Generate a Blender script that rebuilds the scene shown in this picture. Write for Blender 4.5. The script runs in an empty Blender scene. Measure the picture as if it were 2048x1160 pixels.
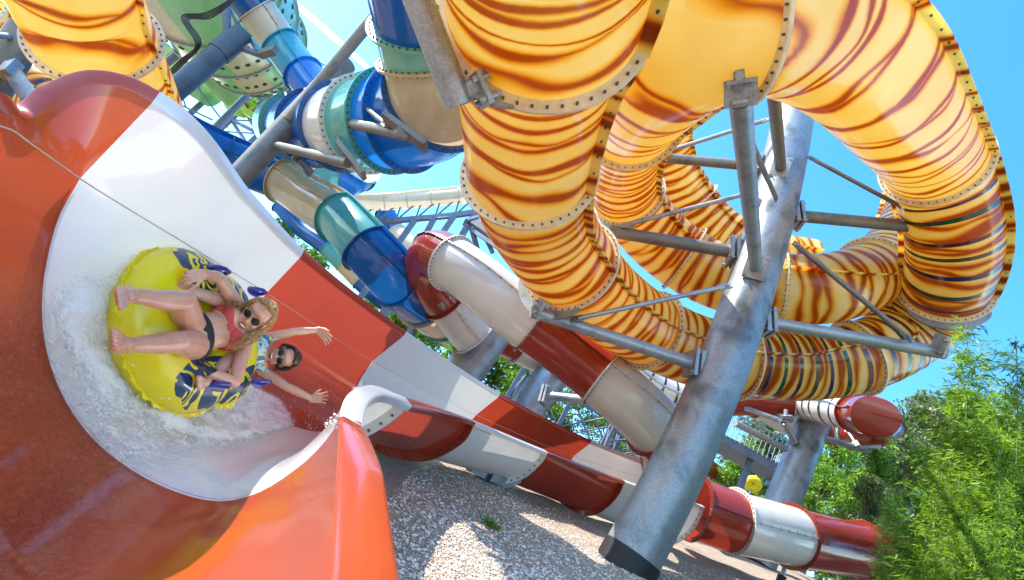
import bpy, math, random
import numpy as np
from mathutils import Vector, Matrix
rnd = random.Random(7)
nrs = np.random.RandomState(11)
SC = bpy.context.scene
COL = SC.collection
# ------------------------------------------------------------------ camera, sky, sun, exposure
F = 1024.0                                     # focal length for a 2048 wide frame
UPC = np.array([1306 / F, 2080 / F, -1.0]); UPC /= np.linalg.norm(UPC)   # world up seen in the camera's frame
FWD = np.array([0, 0, -1.0]); YC = FWD - (FWD @ UPC) * UPC; YC /= np.linalg.norm(YC)
XC = np.cross(YC, UPC)
R3 = np.array([XC, YC, UPC])
cam_d = bpy.data.cameras.new('camera'); cam = bpy.data.objects.new('camera', cam_d); COL.objects.link(cam)
cam_d.lens = 18.0; cam_d.sensor_width = 36.0; cam_d.clip_start = 0.05; cam_d.clip_end = 6000
cam.matrix_world = Matrix([[R3[0][0], R3[0][1], R3[0][2], 0], [R3[1][0], R3[1][1], R3[1][2], 0], [R3[2][0], R3[2][1], R3[2][2], 0], [0, 0, 0, 1]])
SC.camera = cam
SUNC = np.array([-0.26, 0.87, -0.36]); SUNC /= np.linalg.norm(SUNC)   # towards the sun, camera frame
SUNW = R3 @ SUNC
SUN_EL = math.asin(SUNW[2]); SUN_AZ = math.atan2(SUNW[0], SUNW[1])
w = bpy.data.worlds.new('World'); SC.world = w; w.use_nodes = True
nt = w.node_tree; nt.nodes.clear()
sky = nt.nodes.new('ShaderNodeTexSky'); sky.sky_type = 'NISHITA'; sky.sun_disc = False
sky.sun_elevation = SUN_EL; sky.sun_rotation = SUN_AZ; sky.altitude = 100; sky.air_density = 1.0; sky.dust_density = 0.6; sky.ozone_density = 1.6
hs = nt.nodes.new('ShaderNodeHueSaturation'); hs.inputs['Hue'].default_value = 0.494; hs.inputs['Saturation'].default_value = 1.35; hs.inputs['Value'].default_value = 1.0
bg = nt.nodes.new('ShaderNodeBackground'); bg.inputs['Strength'].default_value = 0.15
wo = nt.nodes.new('ShaderNodeOutputWorld')
nt.links.new(sky.outputs[0], hs.inputs['Color']); nt.links.new(hs.outputs[0], bg.inputs['Color']); nt.links.new(bg.outputs[0], wo.inputs['Surface'])
sl = bpy.data.lights.new('sun', 'SUN'); sl.energy = 2.5; sl.angle = math.radians(0.5); sl.color = (1.0, 0.95, 0.86)
so = bpy.data.objects.new('sun', sl); COL.objects.link(so)
so.rotation_euler = Vector(SUNW).to_track_quat('Z', 'Y').to_euler()
SC.view_settings.view_transform = 'Standard'; SC.view_settings.look = 'None'; SC.view_settings.gamma = 1.0
SC.view_settings.use_curve_mapping = False
SC.view_settings.exposure = 2.05
SC.cycles.max_bounces = 10; SC.cycles.transparent_max_bounces = 12; SC.cycles.diffuse_bounces = 5; SC.cycles.transmission_bounces = 6

# ------------------------------------------------------------------ helpers
def camw(v): return R3 @ np.asarray(v, float)
def at(px, py, d): return R3 @ np.array([(px - 1024) / F * d, (580 - py) / F * d, -d])
def unit(v): v = np.asarray(v, float); return v / max(np.linalg.norm(v), 1e-9)
def sstep(a, b, x): t = min(1, max(0, (x - a) / (b - a))); return t * t * (3 - 2 * t)

def ground_z(x, y):
    xs = 16 * math.tanh(x / 16) if x > 0 else 9 * math.tanh(x / 9)
    ys = y if y < 18 else 18 + 5 * math.tanh((y - 18) / 5)
    if y < -3: ys = -3 + 4 * math.tanh((y + 3) / 4)
    z = 0.1 + 0.125 * (xs - .15) + 0.165 * (ys - 7.4) + 0.0135 * max(xs - 3.4, 0) ** 2
    z -= 1.1 * (1 - sstep(-0.3, 1.0, x)) * (1 - sstep(1.5, 3.2, y))
    z += 0.02 * math.sin(x * 2.1 + y * 1.3) + 0.015 * math.sin(x * 4.7 - y * 3.9)
    return z

class MB:
    def __init__(s): s.v = []; s.f = []; s.m = []; s.uv = []; s.n = 0
    def add(s, verts, faces, mat=0, uvs=None):
        b = s.n; s.v.extend([tuple(p) for p in verts]); s.n += len(verts)
        for k, fa in enumerate(faces):
            s.f.append(tuple(i + b for i in fa)); s.m.append(mat)
            s.uv.append([uvs[i] for i in fa] if uvs is not None else [(0, 0)] * len(fa))
    def box(s, c, ax, ay, az, mat=0):                       # half-axes as vectors
        c = np.asarray(c); v = [c + i * ax + j * ay + k * az for i in (-1, 1) for j in (-1, 1) for k in (-1, 1)]
        s.add(v, [(0, 1, 3, 2), (4, 6, 7, 5), (0, 4, 5, 1), (2, 3, 7, 6), (0, 2, 6, 4), (1, 5, 7, 3)], mat)
    def cyl(s, p, q, r, r2=None, n=16, mat=0, cap=True):
        p = np.asarray(p, float); q = np.asarray(q, float); r2 = r if r2 is None else r2
        t = unit(q - p); L = np.linalg.norm(q - p); a = unit(np.cross(t, [0, 0, 1] if abs(t[2]) < .9 else [1, 0, 0])); b = np.cross(t, a)
        vs = []; us = []
        for (c, rr, u) in ((p, r, 0), (q, r2, L)):
            for i in range(n + 1):
                an = 2 * math.pi * i / n; vs.append(c + rr * (math.cos(an) * a + math.sin(an) * b)); us.append((u, i / n))
        s.add(vs, [(i, i + n + 1, i + n + 2, i + 1) for i in range(n)], mat, us)
        if cap:
            s.add(vs[:n], [tuple(range(n))], mat); s.add(vs[n + 1:2 * n + 1], [tuple(reversed(range(n)))], mat)
    def beam(s, p, q, w, h, mat=0, up=(0, 0, 1)):
        p = np.asarray(p, float); q = np.asarray(q, float); t = q - p; L = np.linalg.norm(t); t = t / L
        a = np.cross(t, up); a = unit(a) if np.linalg.norm(a) > 1e-3 else unit(np.cross(t, [1, 0, 0])); b = np.cross(a, t)
        s.box((p + q) / 2, t * L / 2, a * w / 2, b * h / 2, mat)
    def tube(s, pts, r, n=8, mat=0, cap=True):
        pts = [np.asarray(p, float) for p in pts]; k = len(pts)
        rr = r if hasattr(r, '__len__') else [r] * k
        T = [unit(pts[min(i + 1, k - 1)] - pts[max(i - 1, 0)]) for i in range(k)]
        a = unit(np.cross(T[0], [0.31, .2, .93])); vs = []; us = []; L = 0
        for i in range(k):
            a = unit(a - (a @ T[i]) * T[i]); b = np.cross(T[i], a)
            if i: L += np.linalg.norm(pts[i] - pts[i - 1])
            for j in range(n + 1):
                an = 2 * math.pi * j / n; vs.append(pts[i] + rr[i] * (math.cos(an) * a + math.sin(an) * b)); us.append((L, j / n))
        m = n + 1
        s.add(vs, [(i * m + j, i * m + j + 1, (i + 1) * m + j + 1, (i + 1) * m + j) for i in range(k - 1) for j in range(n)], mat, us)
        if cap:
            s.add(vs[:n], [tuple(reversed(range(n)))], mat); s.add(vs[(k - 1) * m:(k - 1) * m + n], [tuple(range(n))], mat)
    def grid(s, P, mat=0, UV=None, close=False):              # P[i][j] points
        a = len(P); b = len(P[0]); vs = [p for row in P for p in row]; us = [u for row in UV for u in row] if UV is not None else None
        s.add(vs, [(i * b + j, i * b + j + 1, (i + 1) * b + j + 1, (i + 1) * b + j) for i in range(a - 1) for j in range(b - 1)], mat, us)
    def sphere(s, c, ax, ay, az, nu=16, nv=10, mat=0):
        c = np.asarray(c); P = []
        for i in range(nv + 1):
            th = math.pi * i / nv
            P.append([c + math.cos(th) * az + math.sin(th) * (math.cos(2 * math.pi * j / nu) * ax + math.sin(2 * math.pi * j / nu) * ay) for j in range(nu + 1)])
        s.grid(P, mat)

def wpos(o):
    p = np.zeros(3)
    while o is not None: p = p + np.array(o.location); o = o.parent
    return p
def raw_obj(name, me, parent=None):
    o = bpy.data.objects.new(name, me); COL.objects.link(o)
    if parent is not None: o.parent = parent
    return o
def obj(name, mb, mats, parent=None, smooth=True, loc=None, weld=False):
    mats = mats if isinstance(mats, (list, tuple)) else [mats]
    me = bpy.data.meshes.new(name)
    org = wpos(parent) if parent is not None else (np.asarray(loc, float) if loc is not None else np.zeros(3))
    V = np.array(mb.v, float).reshape(-1, 3) - org
    me.from_pydata(V.tolist(), [], mb.f); 
    for m in mats: me.materials.append(m)
    me.polygons.foreach_set('material_index', mb.m)
    ul = me.uv_layers.new(name='UVMap'); flat = [c for fa in mb.uv for u in fa for c in u]
    ul.data.foreach_set('uv', flat)
    me.polygons.foreach_set('use_smooth', [smooth] * len(mb.f))
    me.update()
    o = raw_obj(name, me, parent)
    if parent is None and loc is not None: o.location = loc
    if smooth: 
        try: me.set_sharp_from_angle(angle=math.radians(42))
        except Exception: pass
    return o
def tag(o, label=None, cat=None, group=None, kind=None):
    if label: o['label'] = label
    if cat: o['category'] = cat
    if group: o['group'] = group
    if kind: o['kind'] = kind
    return o
def thing(name, loc, label, cat, group=None):
    o = bpy.data.objects.new(name, None); COL.objects.link(o); o.location = [float(c) for c in loc]
    o.empty_display_size = .2
    return tag(o, label, cat, group)

# ------------------------------------------------------------------ materials
def newmat(name):
    m = bpy.data.materials.new(name); m.use_nodes = True; t = m.node_tree; t.nodes.clear()
    return m, t, (lambda k, **kw: _nd(t, k, kw)), t.links.new
def _nd(t, k, kw):
    n = t.nodes.new('ShaderNode' + k)
    for a, b in kw.items():
        if a in n.inputs: n.inputs[a].default_value = b
        else: setattr(n, a, b)
    return n
def ramp(N, pts, interp='LINEAR'):
    r = N('ValToRGB'); r.color_ramp.interpolation = interp; e = r.color_ramp.elements
    while len(e) < len(pts): e.new(.5)
    for i, (p, c) in enumerate(pts): e[i].position = p; e[i].color = (*c, 1) if len(c) == 3 else c
    return r
def mth(N, L, op, a, b=None):
    n = N('Math', operation=op)
    for i, x in enumerate((a, b)):
        if x is None: continue
        if isinstance(x, (int, float)): n.inputs[i].default_value = x
        else: L(x, n.inputs[i])
    return n.outputs[0]
def mixc(N, L, fac, a, b, blend='MIX'):
    n = N('Mix', data_type='RGBA', blend_type=blend)
    for i, x in ((0, fac), (6, a), (7, b)):
        if isinstance(x, (int, float)): n.inputs[i].default_value = x
        elif isinstance(x, tuple): n.inputs[i].default_value = (*x, 1) if len(x) == 3 else x
        else: L(x, n.inputs[i])
    return n.outputs[2]

def finish(N, L, t, col, rough=.2, trans=0.0, coat=.5, bump=None, metallic=0, tcol=None, spec=.5):
    p = N('BsdfPrincipled'); out = N('OutputMaterial')
    if isinstance(col, tuple): p.inputs['Base Color'].default_value = (*col, 1)
    else: L(col, p.inputs['Base Color'])
    if isinstance(rough, (int, float)): p.inputs['Roughness'].default_value = rough
    else: L(rough, p.inputs['Roughness'])
    p.inputs['Metallic'].default_value = metallic; p.inputs['Coat Weight'].default_value = coat; p.inputs['Coat Roughness'].default_value = .06
    p.inputs['Specular IOR Level'].default_value = spec
    if bump is not None: L(bump, p.inputs['Normal'])
    if trans > 0:
        tr = N('BsdfTranslucent')
        tc = tcol if tcol is not None else col
        if isinstance(tc, tuple): tr.inputs['Color'].default_value = (*tc, 1)
        else: L(tc, tr.inputs['Color'])
        mx = N('MixShader'); mx.inputs[0].default_value = trans; L(p.outputs[0], mx.inputs[1]); L(tr.outputs[0], mx.inputs[2]); L(mx.outputs[0], out.inputs[0])
    else: L(p.outputs[0], out.inputs[0])
    return p

def bumpn(N, L, h, strength=.2, dist=.01):
    b = N('Bump', Strength=strength, Distance=dist); L(h, b.inputs['Height']); return b.outputs[0]

def frp(name, c, trans=.3, rough=.22, wear=.12, coat=.5):
    m, t, N, L = newmat(name)
    tc = N('TexCoord'); n1 = N('TexNoise', Scale=1.3, Detail=5.0, Roughness=.62); L(tc.outputs['Object'], n1.inputs['Vector'])
    n2 = N('TexNoise', Scale=26.0, Detail=3.0); L(tc.outputs['Object'], n2.inputs['Vector'])
    r1 = ramp(N, [(.35, tuple(max(0, x * (1 - wear)) for x in c)), (.65, c)]); L(n1.outputs[0], r1.inputs[0])
    r2 = ramp(N, [(.3, (.9,) * 3), (.6, (1, 1, 1))]); L(n2.outputs[0], r2.inputs[0])
    col = mixc(N, L, wear * 2, r1.outputs[0], r2.outputs[0], 'MULTIPLY')
    # fine scratches run along the slide
    mp = N('Mapping'); mp.inputs['Scale'].default_value = (1.2, 90, 1); L(tc.outputs['UV'], mp.inputs[0])
    sc = N('TexNoise', Scale=2.0, Detail=3.0, Roughness=.7); L(mp.outputs[0], sc.inputs['Vector'])
    rr = N('MapRange'); rr.inputs['From Min'].default_value = .45; rr.inputs['From Max'].default_value = .75; rr.inputs['To Min'].default_value = rough * .8; rr.inputs['To Max'].default_value = rough * 1.7
    L(sc.outputs[0], rr.inputs[0])
    wv = N('TexNoise', Scale=2.2, Detail=2.0); L(tc.outputs['Object'], wv.inputs['Vector'])
    finish(N, L, t, col, rr.outputs[0], trans, coat, bumpn(N, L, wv.outputs[0], .12, .05))
    return m

def tiger(name, freq=2.2, thick=0.0, amp=1.15, bscale=.5, bamp=1.25, bf=.6):
    m, t, N, L = newmat(name)
    tc = N('TexCoord'); sep = N('SeparateXYZ'); L(tc.outputs['UV'], sep.inputs[0])
    def stripes(f, off, scale, amp, w0):
        mp = N('Mapping'); mp.inputs['Location'].default_value = (off, off * 2, off); L(tc.outputs['Object'], mp.inputs[0])
        nz = N('TexNoise', Scale=scale, Detail=0.0); L(mp.outputs[0], nz.inputs['Vector'])
        x = mth(N, L, 'ADD', mth(N, L, 'MULTIPLY', sep.outputs[0], f), mth(N, L, 'MULTIPLY', nz.outputs[0], amp))
        nf = N('TexNoise', Scale=1.7, Detail=0.0); L(mp.outputs[0], nf.inputs['Vector']); x = mth(N, L, 'ADD', x, mth(N, L, 'MULTIPLY', nf.outputs[0], .42))
        x = mth(N, L, 'ABSOLUTE', mth(N, L, 'SUBTRACT', mth(N, L, 'FRACT', x), .5))          # 0 at the stripe centre
        x = mth(N, L, 'DIVIDE', x, f)                                                          # metres from the stripe
        n2 = N('TexNoise', Scale=1.25, Detail=0.0); mp2 = N('Mapping'); mp2.inputs['Location'].default_value = (off + 9, 3, off); L(tc.outputs['Object'], mp2.inputs[0]); L(mp2.outputs[0], n2.inputs['Vector'])
        ww = mth(N, L, 'ADD', mth(N, L, 'MULTIPLY', mth(N, L, 'SUBTRACT', n2.outputs[0], .5), .13), w0)     # local half width
        return mth(N, L, 'MULTIPLY', mth(N, L, 'SUBTRACT', x, mth(N, L, 'MAXIMUM', ww, -.012)), 1.0)
    a = stripes(freq, 0.0, .45, amp, .027 + thick)
    b = stripes(freq * bf, 4.3, bscale, bamp, .012 + thick)
    s = mth(N, L, 'MINIMUM', a, b)
    r = ramp(N, [(0.0, (.40, .085, .004)), (.16, (.46, .115, .006)), (.34, (.76, .34, .014)), (.62, (.93, .69, .15)), (1.0, (.95, .88, .46))])
    L(mth(N, L, 'ADD', mth(N, L, 'MULTIPLY', s, 9.5), .14), r.inputs[0])
    n3 = N('TexNoise', Scale=1.0, Detail=2.0); L(tc.outputs['Object'], n3.inputs['Vector'])
    am = ramp(N, [(.38, (.97, .86, .54)), (.62, (1.0, 1.0, 1.0))]); L(n3.outputs[0], am.inputs[0])
    col = mixc(N, L, .8, r.outputs[0], am.outputs[0], 'MULTIPLY')
    mp = N('Mapping'); mp.inputs['Scale'].default_value = (.7, 40, 1); L(tc.outputs['UV'], mp.inputs[0])
    sc = N('TexNoise', Scale=2.5, Detail=4.0, Roughness=.7); L(mp.outputs[0], sc.inputs['Vector'])
    sr = ramp(N, [(.68, (0, 0, 0)), (.80, (.35, .35, .35))]); L(sc.outputs[0], sr.inputs[0])
    col = mixc(N, L, sr.outputs[0], col, (.85, .72, .5))
    tcl = mixc(N, L, 1.0, col, (1.0, .91, .60), 'MULTIPLY')
    wv = N('TexNoise', Scale=2.0, Detail=2.0); L(tc.outputs['Object'], wv.inputs['Vector'])
    finish(N, L, t, col, .2, .58, .35, bumpn(N, L, wv.outputs[0], .12, .05), tcol=tcl)
    return m

def steel(name, c=(.30, .315, .33), dark=.55, metallic=.55, rough=.42, scale=2.0, blotch=0.0):
    m, t, N, L = newmat(name)
    tc = N('TexCoord'); n1 = N('TexNoise', Scale=scale, Detail=7.0, Roughness=.65, Distortion=.6); L(tc.outputs['Object'], n1.inputs['Vector'])
    v = N('TexVoronoi', Scale=70.0); L(tc.outputs['Object'], v.inputs['Vector'])
    r1 = ramp(N, [(.30, tuple(x * dark for x in c)), (.48, c), (.75, tuple(min(1, x * 1.25) for x in c))]); L(n1.outputs[0], r1.inputs[0])
    bw = N('RGBToBW'); L(v.outputs['Color'], bw.inputs[0])
    r2 = ramp(N, [(0, (.74,) * 3), (1, (1.18,) * 3)]); L(bw.outputs[0], r2.inputs[0])
    col = mixc(N, L, 1.0, r1.outputs[0], r2.outputs[0], 'MULTIPLY')
    if blotch:
        nb = N('TexNoise', Scale=1.15, Detail=2.5, Roughness=.5); L(tc.outputs['Object'], nb.inputs['Vector']); rb = ramp(N, [(.55, (1, 1, 1)), (.64, (1 - blotch,) * 3)]); L(nb.outputs[0], rb.inputs[0]); col = mixc(N, L, 1.0, col, rb.outputs[0], 'MULTIPLY')
    rr = N('MapRange'); rr.inputs['To Min'].default_value = rough * .8; rr.inputs['To Max'].default_value = rough * 1.35; L(n1.outputs[0], rr.inputs[0])
    finish(N, L, t, col, rr.outputs[0], 0, 0, bumpn(N, L, n1.outputs[0], .15, .01), metallic)
    return m
def plain(name, c, rough=.5, metallic=0, trans=0, coat=0, noise=.15, nscale=8.0, spec=.5):
    m, t, N, L = newmat(name)
    tc = N('TexCoord'); n1 = N('TexNoise', Scale=nscale, Detail=4.0); L(tc.outputs['Object'], n1.inputs['Vector'])
    r = ramp(N, [(.3, tuple(x * (1 - noise) for x in c)), (.7, tuple(min(1, x * (1 + noise)) for x in c))]); L(n1.outputs[0], r.inputs[0])
    finish(N, L, t, r.outputs[0], rough, trans, coat, None, metallic, spec=spec)
    return m

M = {}
M['white'] = frp('white_fibreglass', (.74, .72, .66), .14)
M['red'] = frp('red_fibreglass', (.37, .040, .018), .22, .2)
M['orange'] = frp('orange_red_fibreglass', (.62, .085, .018), .25, .2)
M['blue'] = frp('blue_fibreglass', (.004, .11, .38), .25, .16)
M['azure'] = frp('azure_fibreglass', (.01, .25, .72), .35, .18)
M['teal'] = frp('teal_fibreglass', (.12, .47, .42), .32)
M['aqua'] = frp('aqua_fibreglass', (.035, .42, .56), .35)
M['mint'] = frp('mint_fibreglass', (.25, .54, .38), .35)
M['green'] = frp('pale_green_fibreglass', (.27, .50, .19), .35)
M['beige'] = frp('beige_fibreglass', (.66, .49, .27), .3)
M['cream'] = frp('cream_fibreglass', (.72, .63, .47), .25)
M['tiger'] = tiger('tiger_striped_fibreglass', 2.1, .008)
M['tigerw'] = tiger('wide_tiger_striped_fibreglass', 1.3, .006, 1.0, .42, 1.5, .9)
M['tigerd'] = tiger('dense_tiger_striped_fibreglass', 2.9, 0.0)
M['flange_y'] = plain('cream_flange', (.86, .72, .48), .35, trans=.25, coat=.3)
M['bolt'] = plain('bolt_steel', (.12, .12, .12), .4, .7)
M['steel'] = steel('galvanised_steel', (.33, .345, .36))
M['steeld'] = steel('weathered_brown_steel', (.20, .185, .165), .6, .5, .5)
M['steelb'] = steel('slate_blue_steel', (.15, .18, .24), .7, .3, .5)
M['pillar'] = steel('patched_grey_pillar_steel', (.29, .32, .345), .5, .5, .42, 1.6, .55)
M['steeldk'] = steel('dark_slate_steel', (.075, .095, .125), .6, .3, .5)
M['black'] = plain('black_rubber', (.012, .012, .013), .6)
M['b_navy'] = plain('navy_tint', (.012, .012, .06), .2, coat=.5)
M['b_green'] = plain('dark_green_tint', (.006, .05, .02), .2, coat=.5)
M['b_maroon'] = plain('maroon_tint', (.06, .006, .01), .2, coat=.5)
M['b_olive'] = plain('olive_tint', (.06, .045, .008), .2, coat=.5)
# ------------------------------------------------------------------ tubes swept along a path
def crom(P, k):                                # Catmull-Rom at parameter k over control rows
    n = len(P); i = min(int(k), n - 2); t = k - i
    p0 = P[max(i - 1, 0)] if i > 0 else 2 * P[0] - P[1]
    p3 = P[min(i + 2, n - 1)] if i + 2 < n else 2 * P[n - 1] - P[n - 2]
    p1, p2 = P[i], P[i + 1]
    return .5 * ((2 * p1) + (p2 - p0) * t + (2 * p0 - 5 * p1 + 4 * p2 - p3) * t * t + (-p0 + 3 * p1 - 3 * p2 + p3) * t ** 3)
def wp(rows, R):
    """rows of (px, py, apparent width): the distance at which a tube of radius R spans that width there"""
    out = []
    for i, (px, py, wd) in enumerate(rows):
        a = rows[max(i - 1, 0)]; b = rows[min(i + 1, len(rows) - 1)]
        tv = np.array([b[0] - a[0], b[1] - a[1]], float); tv = tv / max(np.linalg.norm(tv), 1e-6); nv = np.array([-tv[1], tv[0]])
        rad = np.array([px - 1024, py - 580]) / F; rho = np.linalg.norm(rad); rd = rad / max(rho, 1e-6)
        cphi = abs(nv @ rd); k = math.sqrt((1 - cphi ** 2) + (1 + rho ** 2) * cphi ** 2)
        out.append(at(px, py, 2 * R * F / wd * k))
    return out

class Path:
    def __init__(s, P, step=.15):
        s.P = [np.asarray(p, float) for p in P]; n = len(P)
        ks = np.linspace(0, n - 1, (n - 1) * 24 + 1); q = np.array([crom(s.P, k) for k in ks])
        L = np.concatenate([[0], np.cumsum(np.linalg.norm(np.diff(q, axis=0), axis=1))])
        s.ks, s.L, s.len = ks, L, L[-1]
        # frames: side vector from the vertical where it can be, carried on where it cannot
        T = np.gradient(q, axis=0); T /= np.linalg.norm(T, axis=1)[:, None]
        S = []; prev = None
        for tt in T:
            c = np.cross(tt, [0, 0, 1.0]); l = np.linalg.norm(c)
            if prev is None: v = c / max(l, 1e-6)
            else:
                pr = unit(prev - (prev @ tt) * tt); v = c / max(l, 1e-6)
                if v @ pr < 0: v = -v
                wgt = sstep(.15, .5, l); v = unit(v * wgt + pr * (1 - wgt))
            S.append(v); prev = v
        s.q, s.T, s.S = q, T, np.array(S)
    def l_of(s, k): return float(np.interp(k, s.ks, s.L))
    def frame(s, l):
        k = float(np.interp(l, s.L, s.ks)); i = min(int(k * 24), len(s.q) - 2); f = k * 24 - i
        c = crom(s.P, k); t = unit(s.T[i] * (1 - f) + s.T[i + 1] * f); v = s.S[i] * (1 - f) + s.S[i + 1] * f; v = unit(v - (v @ t) * t)
        return c, t, v, np.cross(v, t)
    def pt(s, l, th, r):
        c, t, a, b = s.frame(l); return c + r * (math.cos(th) * a + math.sin(th) * b)

TAU = 2 * math.pi
def tube_section(path, l0, l1, R, arc=(0, TAU), n=40, step=.16, mat=0, mb=None, rfun=None):
    mb = mb or MB(); m = max(2, int(math.ceil((l1 - l0) / step)) + 1); P = []; UV = []
    for i in range(m):
        l = l0 + (l1 - l0) * i / (m - 1); c, t, a, b = path.frame(l); row = []; ur = []
        rr = R if rfun is None else R * rfun(l)
        for j in range(n + 1):
            th = arc[0] + (arc[1] - arc[0]) * j / n
            row.append(c + rr * (math.cos(th) * a + math.sin(th) * b)); ur.append((l, th / TAU))
        P.append(row); UV.append(ur)
    mb.grid(P, mat, UV); return mb
def bolt(mb, c, ax, r, h, mat):
    mb.cyl(c, c + ax * h, r, n=6, mat=mat)
def flange(path, l, R, Ro, th=.035, arc=(0, TAU), n=48, nb=34, br=.013, bolts=True):
    """two bolted rims back to back; material 0 rim, 1 bolts"""
    mb = MB(); c, t, a, b = path.frame(l)
    prof = [(R * .985, -th / 2), (Ro, -th / 2), (Ro, th / 2), (R * .985, th / 2)]
    P = []
    for j in range(n + 1):
        an = arc[0] + (arc[1] - arc[0]) * j / n; d = math.cos(an) * a + math.sin(an) * b
        P.append([c + d * r + t * z for r, z in prof + [prof[0]]])
    # flat shaded quads per face strip
    for k in range(4):
        mb.grid([[P[j][k], P[j][k + 1]] for j in range(n + 1)], 0)
    if bolts:
        rm = (R + Ro) / 2 + .005
        for j in range(nb):
            an = arc[0] + (arc[1] - arc[0]) * (j + .5) / nb; d = math.cos(an) * a + math.sin(an) * b
            for sg in (-1, 1): bolt(mb, c + d * rm + t * sg * th / 2, t * sg, br, .022, 1)
    return mb
def seam(path, l0, l1, R, th, hgt=.07, thick=.03, bolts=True, sp=.28, br=.012, step=.2):
    mb = MB(); m = max(2, int((l1 - l0) / step) + 1); P = []
    for i in range(m):
        l = l0 + (l1 - l0) * i / (m - 1); c, t, a, b = path.frame(l); d = math.cos(th) * a + math.sin(th) * b; e = -math.sin(th) * a + math.cos(th) * b
        P.append([c + d * (R - .01) + e * thick / 2, c + d * (R + hgt) + e * thick / 2, c + d * (R + hgt) - e * thick / 2, c + d * (R - .01) - e * thick / 2])
    UV = [[(l0 + (l1 - l0) * i / (m - 1), 0)] * 2 for i in range(m)]
    for k in range(3): mb.grid([[p[k], p[k + 1]] for p in P], 0, UV)
    if bolts:
        for i in range(int((l1 - l0) / sp)):
            l = l0 + (i + .5) * sp; c, t, a, b = path.frame(l); d = math.cos(th) * a + math.sin(th) * b; e = -math.sin(th) * a + math.cos(th) * b
            for sg in (-1, 1): bolt(mb, c + d * (R + hgt * .55) + e * sg * thick / 2, e * sg, br, .02, 1)
    return mb

def slide(root, path, R, cuts, mats, flm, n=40, arcs=None, seams=(0, math.pi), Ro=None, nb=34, br=.013, step=.16, bands=None, fl_skip=(), seam_h=.07, flm_own=False, hb=True):
    """one slide: shells between cuts, bolted flanges at the cuts, seams along the sides"""
    Ro = Ro or R * 1.13
    for i in range(len(cuts) - 1):
        l0, l1 = path.l_of(cuts[i]), path.l_of(cuts[i + 1]); arc = arcs[i] if arcs else (0, TAU)
        mt = mats[i % len(mats)]
        sec = obj('shell', tube_section(path, l0, l1, R, arc, n, step), M[mt], root)
        full = arc[1] - arc[0] > 6.2
        for sa in seams:
            if hb: obj('seam', seam(path, l0 + .03, l1 - .03, R, sa, seam_h, br=br), [M[mt], M['bolt']], sec)
        if i not in fl_skip:
            fm = M[mt] if flm_own else M[flm]
            fa = arc if not full else (0, TAU)
            obj('flange', flange(path, l0, R, Ro, arc=fa, nb=int(nb * (fa[1] - fa[0]) / TAU), br=br, bolts=hb), [fm, M['bolt']], sec)
        if not full:                                   # rolled rims on the open edges
            for th, sg in ((arc[0], -1), (arc[1], 1)):
                mb = MB(); m = max(3, int((l1 - l0) / .2)); P = []
                for q in range(m):
                    l = l0 + (l1 - l0) * q / (m - 1); c, t, a, b = path.frame(l); d = math.cos(th) * a + math.sin(th) * b; e = (-math.sin(th) * a + math.cos(th) * b) * sg
                    p = c + d * R; P.append([p, p + e * .03, p + e * .03 + d * .09, p + d * .09 - e * .02])
                mb.grid(P, 0); obj('rim', mb, M[mt], sec)
        if bands and bands.get(i):
            names = bands[i]; k = len(names)
            for q, bn in enumerate(names):
                lb = l0 + (l1 - l0) * (q + .6) / (k + .2)
                bm = tube_section(path, lb - .042, lb + .042, R + .004, (0.06, TAU / 2 - .06), 28, .05); tube_section(path, lb - .042, lb + .042, R + .004, (TAU / 2 + .06, TAU - .06), 28, .05, mb=bm)
                obj('ring_band', bm, M[bn], sec)
    return root

# ------------------------------------------------------------------ ground
def build_ground():
    xs = sorted(set([round(v, 3) for v in np.concatenate([np.linspace(-2500, -60, 12), np.linspace(-60, -8, 14), np.linspace(-8, 20, 113), np.linspace(20, 70, 14), np.linspace(70, 2500, 12)])]))
    ys = sorted(set([round(v, 3) for v in np.concatenate([np.linspace(-2500, -40, 10), np.linspace(-40, -4, 10), np.linspace(-4, 22, 105), np.linspace(22, 70, 14), np.linspace(70, 2500, 12)])]))
    mb = MB(); mb.grid([[(x, y, ground_z(x, y)) for y in ys] for x in xs], 0)
    m, t, N, L = newmat('gravel'); tc = N('TexCoord')
    v = N('TexVoronoi', Scale=48.0); L(tc.outputs['Object'], v.inputs['Vector'])
    v2 = N('TexVoronoi', Scale=80.0); L(tc.outputs['Object'], v2.inputs['Vector'])
    n = N('TexNoise', Scale=.55, Detail=5.0, Roughness=.6); L(tc.outputs['Object'], n.inputs['Vector'])
    bw = N('RGBToBW'); L(v.outputs['Color'], bw.inputs[0])
    r = ramp(N, [(.15, (.60, .51, .43)), (.5, (.78, .69, .60)), (.85, (.88, .82, .74))]); L(bw.outputs[0], r.inputs[0])
    e = ramp(N, [(.0, (1, 1, 1)), (.42, (.92,) * 3), (.8, (.55, .49, .43))]); L(mth(N, L, 'MULTIPLY', v.outputs['Distance'], 1.15), e.inputs[0])
    col = mixc(N, L, 1.0, r.outputs[0], e.outputs[0], 'MULTIPLY')
    nr = ramp(N, [(.36, (.82, .70, .57)), (.6, (1.0, .95, .90))]); L(n.outputs[0], nr.inputs[0])
    col = mixc(N, L, .8, col, nr.outputs[0], 'MULTIPLY')
    h = mth(N, L, 'ADD', mth(N, L, 'MULTIPLY', v.outputs['Distance'], -1.0), mth(N, L, 'MULTIPLY', v2.outputs['Distance'], -.35))
    finish(N, L, t, col, .9, 0, 0, bumpn(N, L, h, .9, .06), spec=.2)
    return tag(obj('ground', mb, m), kind='structure')
GROUND = build_ground()
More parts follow.
